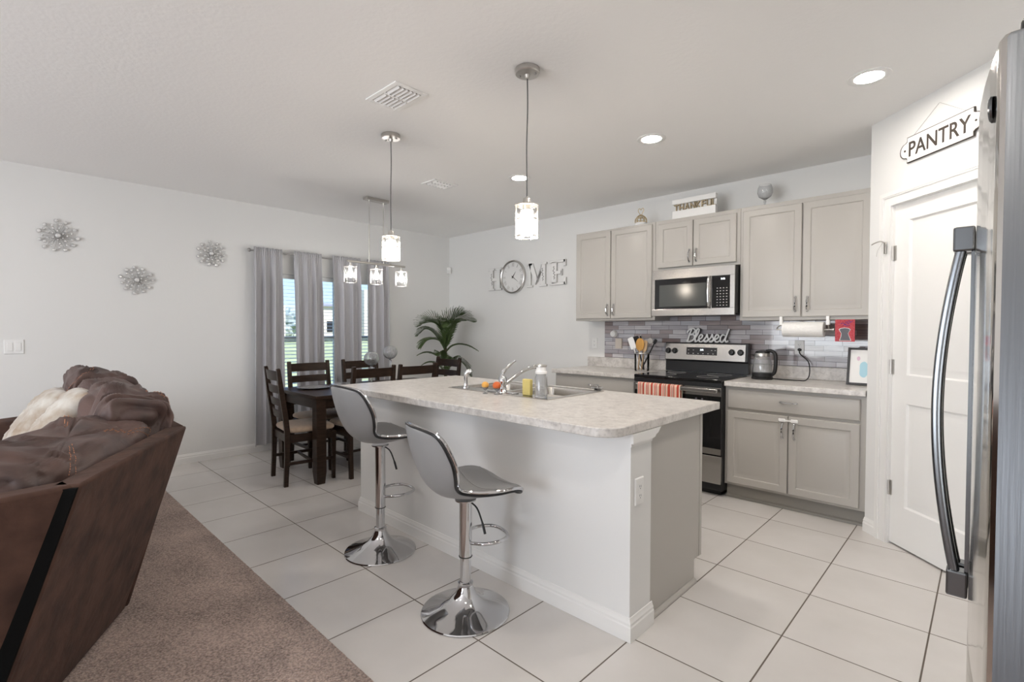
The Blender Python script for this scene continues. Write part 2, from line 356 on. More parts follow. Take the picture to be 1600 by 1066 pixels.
def thing(name, label, cat, loc=(0, 0, 0), rz=0, group=None):
    o = bpy.data.objects.new(name, None); COL.objects.link(o); o.empty_display_size = 0.1
    o.location = loc; o.rotation_euler = (0, 0, rz); ORG[o.name] = Vector(loc); tag(o, label, cat, group); return o
def struct(o, label=None):
    o['kind'] = 'structure'
    if label: o['label'] = label
    return o
def dup(root, loc=None, rz=None, label=None):
    def cp(o, par):
        c = o.copy(); COL.objects.link(c); c.parent = par; ORG[c.name] = ORG.get(o.name, Vector((0, 0, 0)))
        for ch in o.children: cp(ch, c)
        return c
    r = cp(root, None)
    if loc: r.location = loc; ORG[r.name] = Vector(loc)
    if rz is not None: r.rotation_euler = (0, 0, rz)
    if label: r['label'] = label
    return r
def B(x0, x1, y0, y1, z0, z1): return MB().box(x0, x1, y0, y1, z0, z1)
def spline(pts, n=8, closed=False):
    P = [Vector(p) for p in pts]; out = []; N = len(P)
    rng = range(N if closed else N-1)
    for i in rng:
        if closed: a, b, c, d = P[(i-1) % N], P[i], P[(i+1) % N], P[(i+2) % N]
        else: a, b, c, d = P[max(i-1, 0)], P[i], P[i+1], P[min(i+2, N-1)]
        for k in range(n):
            t = k/n; out.append(0.5*((2*b)+(c-a)*t+(2*a-5*b+4*c-d)*t*t+(-a+3*b-3*c+d)*t**3))
    if not closed: out.append(P[-1])
    return out
def text_mesh(txt, depth=0.004, bold=0.0):
    cu = bpy.data.curves.new('t', 'FONT'); cu.body = txt; cu.size = 1; cu.extrude = 0.5; cu.offset = bold; cu.resolution_u = 4
    o = bpy.data.objects.new('t', cu); COL.objects.link(o); bpy.context.view_layer.update()
    dg = bpy.context.evaluated_depsgraph_get(); me = bpy.data.meshes.new_from_object(o.evaluated_get(dg))
    vs = [v.co.copy() for v in me.vertices]; fs = [tuple(p.vertices) for p in me.polygons]
    bpy.data.objects.remove(o); bpy.data.curves.remove(cu); bpy.data.meshes.remove(me)
    x0 = min(v.x for v in vs); x1 = max(v.x for v in vs); y0 = min(v.y for v in vs); y1 = max(v.y for v in vs)
    return [((v.x-x0)/(x1-x0), (v.y-y0)/(y1-y0), v.z*depth) for v in vs], fs
def text_on(mb, txt, x0, x1, z0, z1, y, depth=0.004, bold=0.0):
    # writing in the local x-z plane, read from -y
    vs, fs = text_mesh(txt, depth, bold)
    mb.add([(x0+a*(x1-x0), y-c, z0+b*(z1-z0)) for a, b, c in vs], fs); return mb
def panel(mb, x0, x1, z0, z1, yf, th=0.02, prof=((0, 0.0), (0.004, -0.0)), back=True):
    """front facing -y; prof = list of (inset, depth behind yf)"""
    vs = []; fs = []
    loops = [(0, th)]+list(prof)
    for ins, d in loops:
        vs += [(x0+ins, yf+d, z0+ins), (x1-ins, yf+d, z0+ins), (x1-ins, yf+d, z1-ins), (x0+ins, yf+d, z1-ins)]
    for i in range(len(loops)-1):
        for k in range(4): fs.append((i*4+k, i*4+(k+1) % 4, i*4+4+(k+1) % 4, i*4+4+k))
    L = (len(loops)-1)*4; fs.append((L, L+1, L+2, L+3)); fs.append((3, 2, 1, 0))
    return mb.add(vs, fs)
DOORP = ((0, 0.004), (0.004, 0.0), (0.050, 0.0), (0.056, 0.007), (0.066, 0.008), (0.092, 0.001), (0.094, 0.0005))
SLAB = ((0, 0.006), (0.006, 0.0), (0.012, -0.001))
def pull(mb, x, y, z, vertical=True, L=0.105):
    """wavy antique pull standing off the face at y"""
    n = 15; pts = []; rr = []
    for i in range(n):
        t = i/(n-1); a = (t-0.5)*L; o = math.sin(t*PI)**0.5*0.026 if 0 < t < 1 else 0
        pts.append((x, y-o, z+a) if vertical else (x+a, y-o, z)); rr.append(0.0048+0.0028*abs(math.cos(t*PI*3)))
    mb.tube(pts, rr, 8)
    for e in (-1, 1):
        c = (x, y, z+e*L/2) if vertical else (x+e*L/2, y, z); mb.ball((c[0], c[1]-0.003, c[2]), 0.009, 10)
    return mb
# ------------------------------------------------------------------ room shell
XE = 0.80; YS = -4.20
struct(B(XW-0.15, XE+0.15, YS-0.15, YW+0.15, -0.12, 0.0).build('floor', M['tiles'], smooth=0))
struct(B(XW-0.15, XE+0.15, YS-0.15, YW+0.15, ZC, ZC+0.12).build('ceiling', M['ceiling'], smooth=0))
WY0, WY1, WZ0, WZ1 = 2.10, 3.54, 0.52, 1.935
def wall_x(name, x0, x1, y0, y1, hole, material):
    b = MB(); hy0, hy1, hz0, hz1 = hole
    b.box(x0, x1, y0, hy0, 0, ZC); b.box(x0, x1, hy1, y1, 0, ZC); b.box(x0, x1, hy0, hy1, hz1, ZC)
    if hz0 > 0: b.box(x0, x1, hy0, hy1, 0, hz0)
    return b
b = wall_x('', XW-0.15, XW, -0.2, YW+0.15, (WY0, WY1, WZ0, WZ1), None)
b.box(XW-0.15, XW, YS-0.15, -0.2, 0, ZC)
struct(b.build('wall_left', M['wall'], smooth=0, fix=False))
struct(B(XW, XE+0.15, YW, YW+0.15, 0, ZC).build('wall_back', M['wall'], smooth=0))
struct(B(XE, XE+0.15, YS-0.15, YW, 0, ZC).build('wall_right', M['wall'], smooth=0))
b = MB().box(XW, -3.85, YS-0.15, YS, 0, ZC).box(-0.65, XE, YS-0.15, YS, 0, ZC).box(-3.85, -0.65, YS-0.15, YS, 2.2, ZC)
struct(b.build('wall_front', M['wall'], smooth=0, fix=False))
struct(B(-0.575, -0.475, 3.985+0.10, YW, 0, ZC).build('wall_pantry_return', M['wall'], smooth=0))
r2 = 1/math.sqrt(2)
MP = Matrix(((r2, r2, 0, -0.575), (-r2, r2, 0, 3.985), (0, 0, 1, 0), (0, 0, 0, 1)))
DS0, DS1, DZ = 0.187, 0.897, 2.092
b = MB(MP).box(0, DS0, 0, 0.12, 0, ZC).box(DS1, 1.94, 0, 0.12, 0, ZC).box(DS0, DS1, 0, 0.12, DZ, ZC)
b.m = Matrix.Identity(4); b.box(-0.575, -0.49, 3.985, 4.09, 0, ZC)
struct(b.build('wall_pantry', M['wall'], smooth=0, fix=False))
# pantry door, casing, hinges
b = MB(MP); y0, y1 = 0.016, 0.052; g = 0.003
a0, a1 = DS0+g, DS1-g; st = 0.108
b.box(a0, a0+st, y0, y1, 0.012, DZ-g); b.box(a1-st, a1, y0, y1, 0.012, DZ-g)
for z0, z1 in ((0.012, 0.255), (0.885, 1.055), (1.985, DZ-g)): b.box(a0+st, a1-st, y0, y1, z0, z1)
PR = ((0, 0.0), (0.010, 0.011), (0.026, 0.011), (0.052, 0.003), (0.054, 0.0028))
for z0, z1 in ((0.255, 0.885), (1.055, 1.985)): panel(b, a0+st, a1-st, z0, z1, y0, 0.03, PR)
door = struct(b.build('door_1', M['doorwhite'], smooth=30, fix=False), 'white two panel pantry door')
for z in (1.80, 1.10, 0.35):
    h = MB(MP); h.cyl((DS0+0.001, 0.006, z-0.045), 0.007, 0.09, seg=12).box(DS0-0.016, DS0-0.001, -0.001, 0.004, z-0.045, z+0.045).box(DS0+0.003, DS0+0.018, 0.012, 0.017, z-0.045, z+0.045)
    h.build('hinge', M['nickel'], door, world=True)
h = MB(MP); h.lathe([(0.026, 0), (0.026, -0.006), (0.012, -0.012), (0.012, -0.035), (0.024, -0.042), (0.026, -0.058), (0.014, -0.066)], (DS1-0.06, y0, 0.95), 20, 'y')
h.build('door_knob', M['nickel'], door, world=True)
b = MB(MP); cw = 0.085
for (p0, p1, q) in ((0.0, 1.0, 0.012), (0.0, 0.42, 0.017), (0.12, 0.30, 0.020)):
    o0, o1 = cw*(1-p0), cw*(1-p1)
    L0, L1 = DS0-o0, DS0-o1; R0, R1 = DS1+o1, DS1+o0; T0, T1 = DZ+o1, DZ+o0
    b.box(L0, L1, -q, 0, 0, T1); b.box(R0, R1, -q, 0, 0, T1); b.box(L1, R0, -q, 0, T0, T1)
b.box(DS0-0.001, DS0+0.004, 0, 0.016, 0, DZ); b.box(DS0, DS1, 0, 0.016, DZ-0.003, DZ)
struct(b.build('trim_1', M['trim'], smooth=0, fix=False), 'white moulded casing around pantry door')
def baseboard(name, mtx, s0, s1):
    b = MB(mtx)
    prof = [(0, 0), (-0.014, 0), (-0.014, 0.055), (-0.011, 0.062), (-0.011, 0.074), (-0.006, 0.082), (-0.004, 0.090), (0, 0.092)]
    b.prism(prof, s0, s1, lambda p, a: (a, p[0], p[1])); return struct(b.build(name, M['trim'], smooth=20))
ML = Matrix(((0, -1, 0, XW), (1, 0, 0, 0), (0, 0, 1, 0), (0, 0, 0, 1)))       # x-> +Y, y -> -X, front faces +X
baseboard('baseboard_left', ML, YS, YW-0.014)
baseboard('baseboard_back', Matrix.Translation((0, YW, 0)), XW+0.014, -3.20)
baseboard('baseboard_pantry', MP, 0.0, DS0-cw)
baseboard('baseboard_pantry_right', MP, DS1+cw, 1.90)
# window with frame, pane, blind
def window(name, x, y0, y1, z0, z1, blind=True):
    f = 0.035; b = MB(); xo = x-0.13
    b.box(xo, xo+0.05, y0, y0+f, z0, z1).box(xo, xo+0.05, y1-f, y1, z0, z1).box(xo, xo+0.05, y0+f, y1-f, z1-f, z1).box(xo, xo+0.05, y0+f, y1-f, z0, z0+f)
    ym = 2.94; zm = (z0+z1)/2
    b.box(xo, xo+0.06, ym-0.035, ym+0.035, z0+f, z1-f); b.box(xo+0.005, xo+0.04, y0+f, ym-0.035, zm-0.015, zm+0.015).box(xo+0.005, xo+0.04, ym+0.035, y1-f, zm-0.015, zm+0.015)
    w = struct(b.build(name, M['trim'], smooth=0, fix=False))
    B(xo+0.02, xo+0.024, y0+f, y1-f, z0+f, z1-f).build('glass_pane', M['pane'], w, world=True, smooth=0)
    B(x-0.15+0.075, x+0.02, y0-0.001, y1+0.001, z0-0.018, z0+0.001).build('window_sill', M['trim'], w, world=True, smooth=0, bevel=0.003)
    if blind:
        b = MB(); z = z0+0.06; c, s_ = math.cos(0.10), math.sin(0.10)
        while z < z1-0.05:
            xm = x-0.048; hw = 0.021
            for q0, q1 in ((y0+0.01, ym-0.005), (ym+0.005, y1-0.01)):
                b.add([(xm-hw*c, q0, z+hw*s_), (xm+hw*c, q0, z-hw*s_), (xm+hw*c, q1, z-hw*s_), (xm-hw*c, q1, z+hw*s_),
                       (xm-hw*c, q0, z+hw*s_+0.0025), (xm+hw*c, q0, z-hw*s_+0.0025), (xm+hw*c, q1, z-hw*s_+0.0025), (xm-hw*c, q1, z+hw*s_+0.0025)],
                      [(0, 3, 2, 1), (4, 5, 6, 7), (0, 1, 5, 4), (1, 2, 6, 5), (2, 3, 7, 6), (3, 0, 4, 7)])
            z += 0.041
        for q0, q1 in ((y0+0.01, ym-0.005), (ym+0.005, y1-0.01)): b.box(x-0.075, x-0.022, q0, q1, z1-0.045, z1-0.002); b.box(x-0.07, x-0.028, q0, q1, z0+0.012, z0+0.03)
        b.build('blind', M['white'], w, world=True, smooth=0, fix=False)
    return w
window('window_1', XW, WY0, WY1, WZ0, WZ1)
b = MB()
for x0, x1 in ((-3.85, -3.79), (-2.29, -2.21), (-0.71, -0.65)): b.box(x0, x1, YS-0.1, YS-0.04, 0, 2.2)
b.box(-3.79, -0.71, YS-0.1, YS-0.04, 2.14, 2.2).box(-3.79, -0.71, YS-0.1, YS-0.04, 0, 0.05)
sd = struct(b.build('door_2', M['trim'], smooth=0, fix=False), 'white framed sliding glass door')
MB().box(-3.79, -2.29, YS-0.073, YS-0.067, 0.05, 2.14).box(-2.21, -0.71, YS-0.073, YS-0.067, 0.05, 2.14).build('glass_pane', M['pane'], sd, world=True, smooth=0, fix=False)
# carpet: slightly thick slab with a wavy tufted edge
def carpet_fn(u, v):
    x = XW+0.015+u*(XE-XW-0.03); e = 0.974+0.004*noise.noise(Vector((x*40, 0, 0)))
    if v <= 0.001: return (x, e, 0.0005)
    w = (v-0.08)/0.92 if v > 0.08 else 0
    if v < 0.08: return (x, e-0.004*(v/0.08), 0.012*math.sqrt(v/0.08))
    return (x, e-0.006-w*(e-YS-0.02), 0.014)
cp = MB().grid(carpet_fn, 260, 26).build('carpet', M['carpet'], smooth=60)
tag(cp, None, None, None, 'structure')
# outside
struct(B(-140, XW-0.16, -60, 120, -0.4, -0.15).build('lawn', M['lawn'], smooth=0), 'sunlit lawn outside the dining window')
def house(y0, y1, x, h, label, roofh=0.8, kind=0):
    t = thing('house', label, 'house', (x, (y0+y1)/2, -0.15))
    B(x-5, x, y0, y1, -0.15, h).build('house_wall', M['housewall'], t, world=True, smooth=0)
    if roofh:
        MB().prism([(x+0.4, h), (x-2.5, h+roofh), (x-5.4, h)], y0-0.4, y1+0.4, lambda p, a: (p[0], a, p[1])).build('roof', M['houseroof'], t, world=True, smooth=0)
    B(x-0.02, x+0.03, y0+1.0, y0+2.2, 1.0, 2.4).build('house_window', M['blackglass'], t, world=True, smooth=0)
house(14, 24.15, -60, 4.1, 'cream stucco house seen through the leftmost curtain gap', 0)
house(29.2, 31.4, -62, 4.3, 'cream house seen through the middle curtain gap', 0.6)
house(34.4, 42, -60, 6.6, 'tall cream house seen through the rightmost curtain gap', 0)
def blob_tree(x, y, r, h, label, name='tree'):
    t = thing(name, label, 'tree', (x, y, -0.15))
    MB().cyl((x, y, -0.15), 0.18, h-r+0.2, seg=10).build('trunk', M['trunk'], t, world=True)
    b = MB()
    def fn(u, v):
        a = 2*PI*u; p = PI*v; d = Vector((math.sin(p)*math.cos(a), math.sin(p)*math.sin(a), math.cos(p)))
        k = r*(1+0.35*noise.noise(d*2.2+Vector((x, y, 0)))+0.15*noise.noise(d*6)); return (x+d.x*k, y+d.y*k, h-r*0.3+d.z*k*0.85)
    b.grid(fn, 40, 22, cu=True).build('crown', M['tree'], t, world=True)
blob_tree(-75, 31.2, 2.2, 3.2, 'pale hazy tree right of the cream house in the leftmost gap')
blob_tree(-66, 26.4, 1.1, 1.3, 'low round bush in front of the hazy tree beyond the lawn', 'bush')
b = MB()
def hfn(u, v):
    y = 5+u*50; a = v*PI; return (-58+0.6*math.cos(a)+0.2*noise.noise(Vector((y*2, v*3, 0))), y, -0.15+(0.62+0.12*noise.noise(Vector((y*1.5, v, 4))))*math.sin(a))
tag(b.grid(hfn, 120, 8).build('hedge', M['hedge']), 'dark low hedge running along the far side of the lawn', 'hedge')

# ------------------------------------------------------------------ ceiling fittings
def can(x, y, label):
    t = thing('recessed_light', label, 'ceiling light', (x, y, ZC), 0, 'recessed ceiling lights')
    MB().lathe([(0.066, 0.0), (0.066, -0.004), (0.088, -0.007), (0.098, -0.003), (0.098, 0.0)], (0, 0, 0), 40).build('trim_ring', M['white'], t)
    MB().lathe([(0.065, 0.0), (0.065, -0.003), (0.0, -0.0045)], (0, 0, 0), 32).build('lens', M['canlens'], t)
can(-0.479, 3.209, 'lit round recessed light near the pantry wall, largest in view')
can(-1.724, 3.205, 'lit round recessed light in front of the microwave')
can(-3.0, 3.232, 'small lit recessed light behind the right pendant cord')
can(-0.52, 1.95, 'recessed light above the fridge, just above the picture')
can(-0.45, 0.55, 'unseen fill light added over the walkway beside the fridge, above the camera')  # added light out of view, brightens the island's end face
can(-1.9, -1.2, 'unseen fill light added over the living room behind the camera')  # added light out of view, fills the interior from behind
can(-4.0, -1.2, 'unseen fill light added over the sectional sofa behind the camera')  # second added fill light behind the camera
def pendant(x, y, label):
    t = thing('pendant_light', label, 'pendant light', (x, y, ZC), 0, 'pendants over the island')
    MB().lathe([(0.062, 0.0), (0.064, -0.004), (0.064, -0.022), (0.060, -0.027), (0.014, -0.030), (0.010, -0.046), (0.004, -0.050)], (0, 0, 0), 40).build('canopy', M['nickel'], t)
    for a in (0.4, 0.4+PI): MB().lathe([(0.007, -0.027), (0.007, -0.034), (0.004, -0.036)], (0.042*math.cos(a), 0.042*math.sin(a), 0), 10).build('canopy_screw', M['wire'], t)
    zt = 1.962-ZC; zb = 1.792-ZC
    pts = spline([(0, 0, -0.048), (0.002, 0.001, -0.2), (-0.003, 0.0, -0.4), (0.001, -0.001, zt+0.1), (0, 0, zt+0.035)], 8)
    MB().tube(pts, 0.0032, 8).build('cord', M['cord'], t)
    MB().lathe([(0.006, zt+0.045), (0.010, zt+0.036), (0.020, zt+0.034), (0.022, zt+0.004), (0.024, zt), (0.020, zt-0.03)], (0, 0, 0), 24).build('socket', M['nickel'], t)
    R = 0.060
    fr = MB()
    fr.lathe([(0.020, zt+0.001), (R, zt+0.001), (R, zt-0.002), (0.020, zt-0.002)], (0, 0, 0), 40)
    for zz in (zt-0.001, zt-0.075, zb+0.008): fr.tube([(R*math.cos(2*PI*k/40), R*math.sin(2*PI*k/40), zz) for k in range(40)], 0.0023, 6, closed=True)
    for k in range(8):
        a = 2*PI*(k+0.5)/8; fr.tube([(R*math.cos(a), R*math.sin(a), zt), (R*math.cos(a), R*math.sin(a), zb+0.006)], 0.0020, 6)
    fr.build('shade_frame', M['nickel'], t, fix=False)
    def sh(u, v):
        a = 2*PI*u; rr = 0.0565+0.0016*math.cos(a*32); return (rr*math.cos(a), rr*math.sin(a), zt-0.004-v*(zt-zb-0.006))
    MB().grid(sh, 192, 3, cu=True).build('glass_shade', M['shadeglass'], t)
    MB().lathe([(0.010, zt-0.02), (0.030, zt-0.028), (0.033, zt-0.04), (0.033, zb+0.022), (0.028, zb+0.016), (0.0, zb+0.014)], (0, 0, 0), 28).build('frosted_bulb', M['bulb'], t)
pendant(-1.731, 1.92, 'larger nearer pendant over the right of the island, caged glass shade')
pendant(-2.988, 1.92, 'smaller farther pendant over the left end of the island, caged glass shade')
t = thing('chandelier', 'three shade linear chandelier on two rods over the dining table', 'chandelier', (-4.55, 2.75, ZC))
B(-0.04, 0.04, -0.13, 0.13, -0.03, 0).build('canopy', M['nickel'], t, bevel=0.006)
for y in (-0.082, 0.084): MB().cyl((0, y, -0.655), 0.0055, 0.628, seg=10).build('rod', M['nickel'], t)
B(-0.011, 0.011, -0.325, 0.345, -0.672, -0.652).build('crossbar', M['nickel'], t, bevel=0.003)
for y in (-0.289, 0.0, 0.300):
    a = MB().lathe([(0.008, -0.70), (0.008, -0.672)], (0, y, 0), 12).lathe([(0.012, -0.715), (0.020, -0.712), (0.020, -0.696), (0.008, -0.692)], (0, y, 0), 20).build('lamp_arm', M['nickel'], t)
    fr = MB(); R = 0.062; z1 = -0.716; z0 = -0.868
    fr.lathe([(0.018, z1+0.001), (R, z1+0.001), (R, z1-0.001), (0.018, z1-0.001)], (0, y, 0), 36)
    for k in range(8):
        q = 2*PI*k/8; fr.tube([(R*math.cos(q), y+R*math.sin(q), z1), (R*math.cos(q), y+R*math.sin(q), z0)], 0.0014, 6)
    for zz in (z1, (z0+z1)/2, z0): fr.tube([(R*math.cos(2*PI*k/36), y+R*math.sin(2*PI*k/36), zz) for k in range(36)], 0.0016, 6, closed=True)
    s_ = fr.build('shade', M['nickel'], t, fix=False)
    def sh(u, v, y=y):
        q = 2*PI*u; rr = 0.059+0.002*math.cos(q*24); return (rr*math.cos(q), y+rr*math.sin(q), z1-0.003-v*(z1-z0-0.004))
    MB().grid(sh, 144, 3, cu=True).build('shade_glass', M['shadeglass'], s_)
    MB().lathe([(0.008, z1-0.01), (0.012, z1-0.03), (0.024, z1-0.06), (0.026, z1-0.08), (0.018, z1-0.10), (0.0, z1-0.108)], (0, y, 0), 20).build('bulb', M['bulbcool'], t)
def vent(x, y, lx, ly, label):
    t = thing('ceiling_vent', label, 'air vent', (x, y, ZC))
    b = MB(); f = 0.028
    b.box(-lx/2, lx/2, -ly/2, -ly/2+f, -0.008, 0).box(-lx/2, lx/2, ly/2-f, ly/2, -0.008, 0).box(-lx/2, -lx/2+f, -ly/2+f, ly/2-f, -0.008, 0).box(lx/2-f, lx/2, -ly/2+f, ly/2-f, -0.008, 0)
    b.box(-0.008, 0.008, -ly/2+f, ly/2-f, -0.010, 0)
    b.build('vent_frame', M['white'], t, bevel=0.002, fix=False)
    B(-lx/2+f, lx/2-f, -ly/2+f, ly/2-f, -0.001, 0).build('vent_duct', M['ventdark'], t)
    for h in (-1, 1):
        for k in range(6):
            yy = -ly/2+f+(k+0.5)*(ly-2*f)/6; q0, q1 = (0.010, lx/2-f-0.002) if h > 0 else (-lx/2+f+0.002, -0.010)
            MB().add([(q0, yy-0.007, -0.003), (q1, yy-0.007, -0.003), (q1, yy+0.007, -0.014), (q0, yy+0.007, -0.014), (q0, yy-0.007, -0.0015), (q1, yy-0.007, -0.0015), (q1, yy+0.007, -0.0125), (q0, yy+0.007, -0.0125)],
                     [(0, 3, 2, 1), (4, 5, 6, 7), (0, 1, 5, 4), (1, 2, 6, 5), (2, 3, 7, 6), (3, 0, 4, 7)]).build('vent_slat', M['white'], t)
vent(-2.475, 1.628, 0.31, 0.215, 'white louvred ceiling vent above the island, the nearer one')
vent(-3.66, 2.87, 0.20, 0.27, 'small white ceiling vent farther back over the kitchen wall')

# ------------------------------------------------------------------ kitchen wall cabinets
def cabinet(name, label, x0, x1, yb, yf, z0, z1, doors, drawers=(), toe=False, group=None, cat='cabinet'):
    """doors: list of (x0,x1,z0,z1,handle x or None,handle z); fronts stand off the carcass face at yf+0.02"""
    t = thing(name, label, cat, ((x0+x1)/2, yf, z0), 0, group)
    b = MB(); fy = yf+0.020
    if toe:
        b.box(x0, x1, fy, yb, z0+0.112, z1); b.box(x0+0.0, x1-0.0, fy+0.07, yb, z0, z0+0.112)
    else: b.box(x0, x1, fy, yb, z0, z1)
    b.build('carcass', M['cab'], t, world=True, smooth=0, bevel=0.0015, fix=False)
    if toe:
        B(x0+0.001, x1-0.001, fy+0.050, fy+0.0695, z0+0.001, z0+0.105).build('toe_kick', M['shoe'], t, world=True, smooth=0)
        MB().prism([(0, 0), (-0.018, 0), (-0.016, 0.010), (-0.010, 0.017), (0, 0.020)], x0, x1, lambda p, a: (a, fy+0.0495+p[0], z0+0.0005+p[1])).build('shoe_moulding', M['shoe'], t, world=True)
    for (a0, a1, c0, c1, hx, hz) in doors:
        d = panel(MB(), a0, a1, c0, c1, yf, 0.0195, DOORP).build('door', M['cab'], t, world=True, smooth=30)
        if hx is not None: pull(MB(), hx, yf, hz).build('handle', M['chrome'], d, world=True)
    for (a0, a1, c0, c1, hx, hz) in drawers:
        d = panel(MB(), a0, a1, c0, c1, yf, 0.0195, SLAB).build('drawer', M['cab'], t, world=True, smooth=30)
        if hx is not None: pull(MB(), hx, yf, hz, False).build('handle', M['chrome'], d, world=True)
    return t
UY = 4.30
cabinet('wall_cabinet', 'two door greige wall cabinet at the far left of the microwave', -3.185, -2.272, YW-0.001, UY, 1.418, 2.335,
        [(-3.165, -2.752, 1.440, 2.315, -2.785, 1.525), (-2.744, -2.300, 1.440, 2.315, -2.71, 1.525)], group='greige wall cabinets')
cabinet('wall_cabinet', 'short two door greige wall cabinet directly above the microwave', -2.270, -1.506, YW-0.001, UY, 1.872, 2.335,
        [(-2.240, -1.908, 1.895, 2.300, -1.935, 1.985), (-1.900, -1.535, 1.895, 2.300, -1.872, 1.985)], group='greige wall cabinets')
cabinet('wall_cabinet', 'wide two door greige wall cabinet right of the microwave', -1.504, -0.577, YW-0.001, UY, 1.405, 2.335,
        [(-1.480, -1.049, 1.430, 2.300, -1.085, 1.525), (-1.040, -0.610, 1.430, 2.300, -1.003, 1.525)], group='greige wall cabinets')
BY = 4.00
cabinet('base_cabinet', 'greige base cabinet with one drawer left of the range', -3.215, -2.276, YW-0.016, BY, 0, ZT-0.04,
        [(-3.195, -2.750, 0.140, 0.700, -2.79, 0.60), (-2.742, -2.30, 0.140, 0.700, -2.70, 0.60)], [(-3.195, -2.300, 0.720, 0.862, -2.74, 0.795)], True, 'greige base cabinets')
cb = cabinet('base_cabinet', 'greige base cabinet with a wide drawer and two doors right of the range', -1.500, -0.577, YW-0.016, BY, 0, ZT-0.04,
        [(-1.478, -1.049, 0.130, 0.697, -1.082, 0.590), (-1.041, -0.612, 0.130, 0.697, -1.004, 0.590)], [(-1.478, -0.612, 0.717, 0.862, -1.045, 0.795)], True, 'greige base cabinets')
# child lock bridging the two doors
t = thing('cabinet_lock', 'white plastic child lock bridging the doors of the right base cabinet', 'child lock', (-1.045, BY, 0.66))
for x, q in ((-1.085, 0), (-1.003, 0)): B(x-0.024, x+0.024, BY-0.014, BY-0.0005, 0.654, 0.680).build('lock_pad', M['white'], t, world=True, bevel=0.008)
B(-1.062, -1.026, BY-0.012, BY-0.007, 0.662, 0.672).build('lock_strap', M['white'], t, world=True)
def counter_slab(name, label, x0, x1, yf, yb, splash=None, cat='countertop'):
    b = MB().box(x0, x1, yf, yb, ZT-0.038, ZT)
    if splash: b.box(splash[0], splash[1], YW-0.022, YW-0.003, ZT, ZT+0.103)
    return tag(b.build(name, M['laminate'], bevel=0.004, smooth=30, fix=False), label, cat)
counter_slab('countertop', 'mottled beige laminate countertop left of the range', -3.235, -2.279, 3.975, YW-0.003, (-3.235, -2.279))
counter_slab('countertop', 'mottled beige laminate countertop right of the range under the kettle', -1.497, -0.579, 3.975, YW-0.003, (-1.497, -0.579))
tag(B(-3.02, -0.579, YW-0.009, YW-0.0005, ZT+0.104, 1.52).build('tile_backsplash', M['splash'], smooth=0), 'lavender grey and brown glass strip tile backsplash behind the range', 'backsplash')

# ------------------------------------------------------------------ microwave
mx0, mx1, my, mz0, mz1 = -2.258, -1.512, 4.225, 1.452, 1.862
t = thing('microwave', 'stainless over the range microwave with black window', 'microwave', ((mx0+mx1)/2, my, mz0))
B(mx0, mx1, my+0.02, YW-0.012, mz0+0.012, mz1).build('body', M['black'], t, world=True, smooth=0, bevel=0.002)
b = MB(); X0, X1, Z0, Z1 = mx0+0.002, mx1-0.002, mz0, mz1
dx0, dx1, pz0, pz1 = mx0+0.032, mx0+0.520, mz0+0.060, mz1-0.080
cx0, cx1 = mx0+0.555, mx1-0.040
for q in ((X0, X1, pz1, Z1), (X0, X1, Z0, pz0), (X0, dx0, pz0, pz1), (dx1, cx0, pz0, pz1), (cx1, X1, pz0, pz1)): b.box(q[0], q[1], my, my+0.019, q[2], q[3])
b.build('door_frame', M['steel'], t, world=True, smooth=0, bevel=0.0015, fix=False)
wn = B(dx0, dx1, my+0.002, my+0.018, pz0, pz1).build('window', M['blackglass'], t, world=True, smooth=0)
B(dx0+0.045, dx1-0.012, my+0.0008, my+0.0019, pz0+0.022, pz1-0.052).build('window_mesh', M['mwglass'], wn, world=True, smooth=0)
cpn = B(cx0, cx1, my+0.001, my+0.018, pz0-0.004, pz1+0.006).build('control_panel', M['blackglass'], t, world=True, smooth=0, bevel=0.003)
b = MB(); text_on(b, '2:06', cx0+0.075, cx0+0.110, pz1-0.035, pz1-0.02, my+0.0009, 0.0006); b.build('clock_digits', M['display'], cpn, world=True, smooth=0, fix=False)
b = MB()
for r_ in range(7):
    for c_ in range(4):
        b.box(cx0+0.042+c_*0.026, cx0+0.052+c_*0.026, my+0.0002, my+0.0009, pz0+0.018+r_*0.024, pz0+0.024+r_*0.024)
b.build('keypad', M['greyedge'], cpn, world=True, smooth=0, fix=False)
hb = MB(); pts = spline([(dx1+0.020, my+0.002, pz0+0.004), (dx1+0.018, my-0.030, pz0+0.03), (dx1+0.018, my-0.036, (pz0+pz1)/2), (dx1+0.018, my-0.030, pz1-0.03), (dx1+0.020, my+0.002, pz1-0.004)], 8)
hb.tube(pts, 0.011, 12).build('handle', M['chrome'], t, world=True)
B(mx0+0.02, mx1-0.02, my+0.03, YW-0.1, mz0+0.004, mz0+0.0119).build('vent_grille', M['black'], t, world=True, smooth=0)

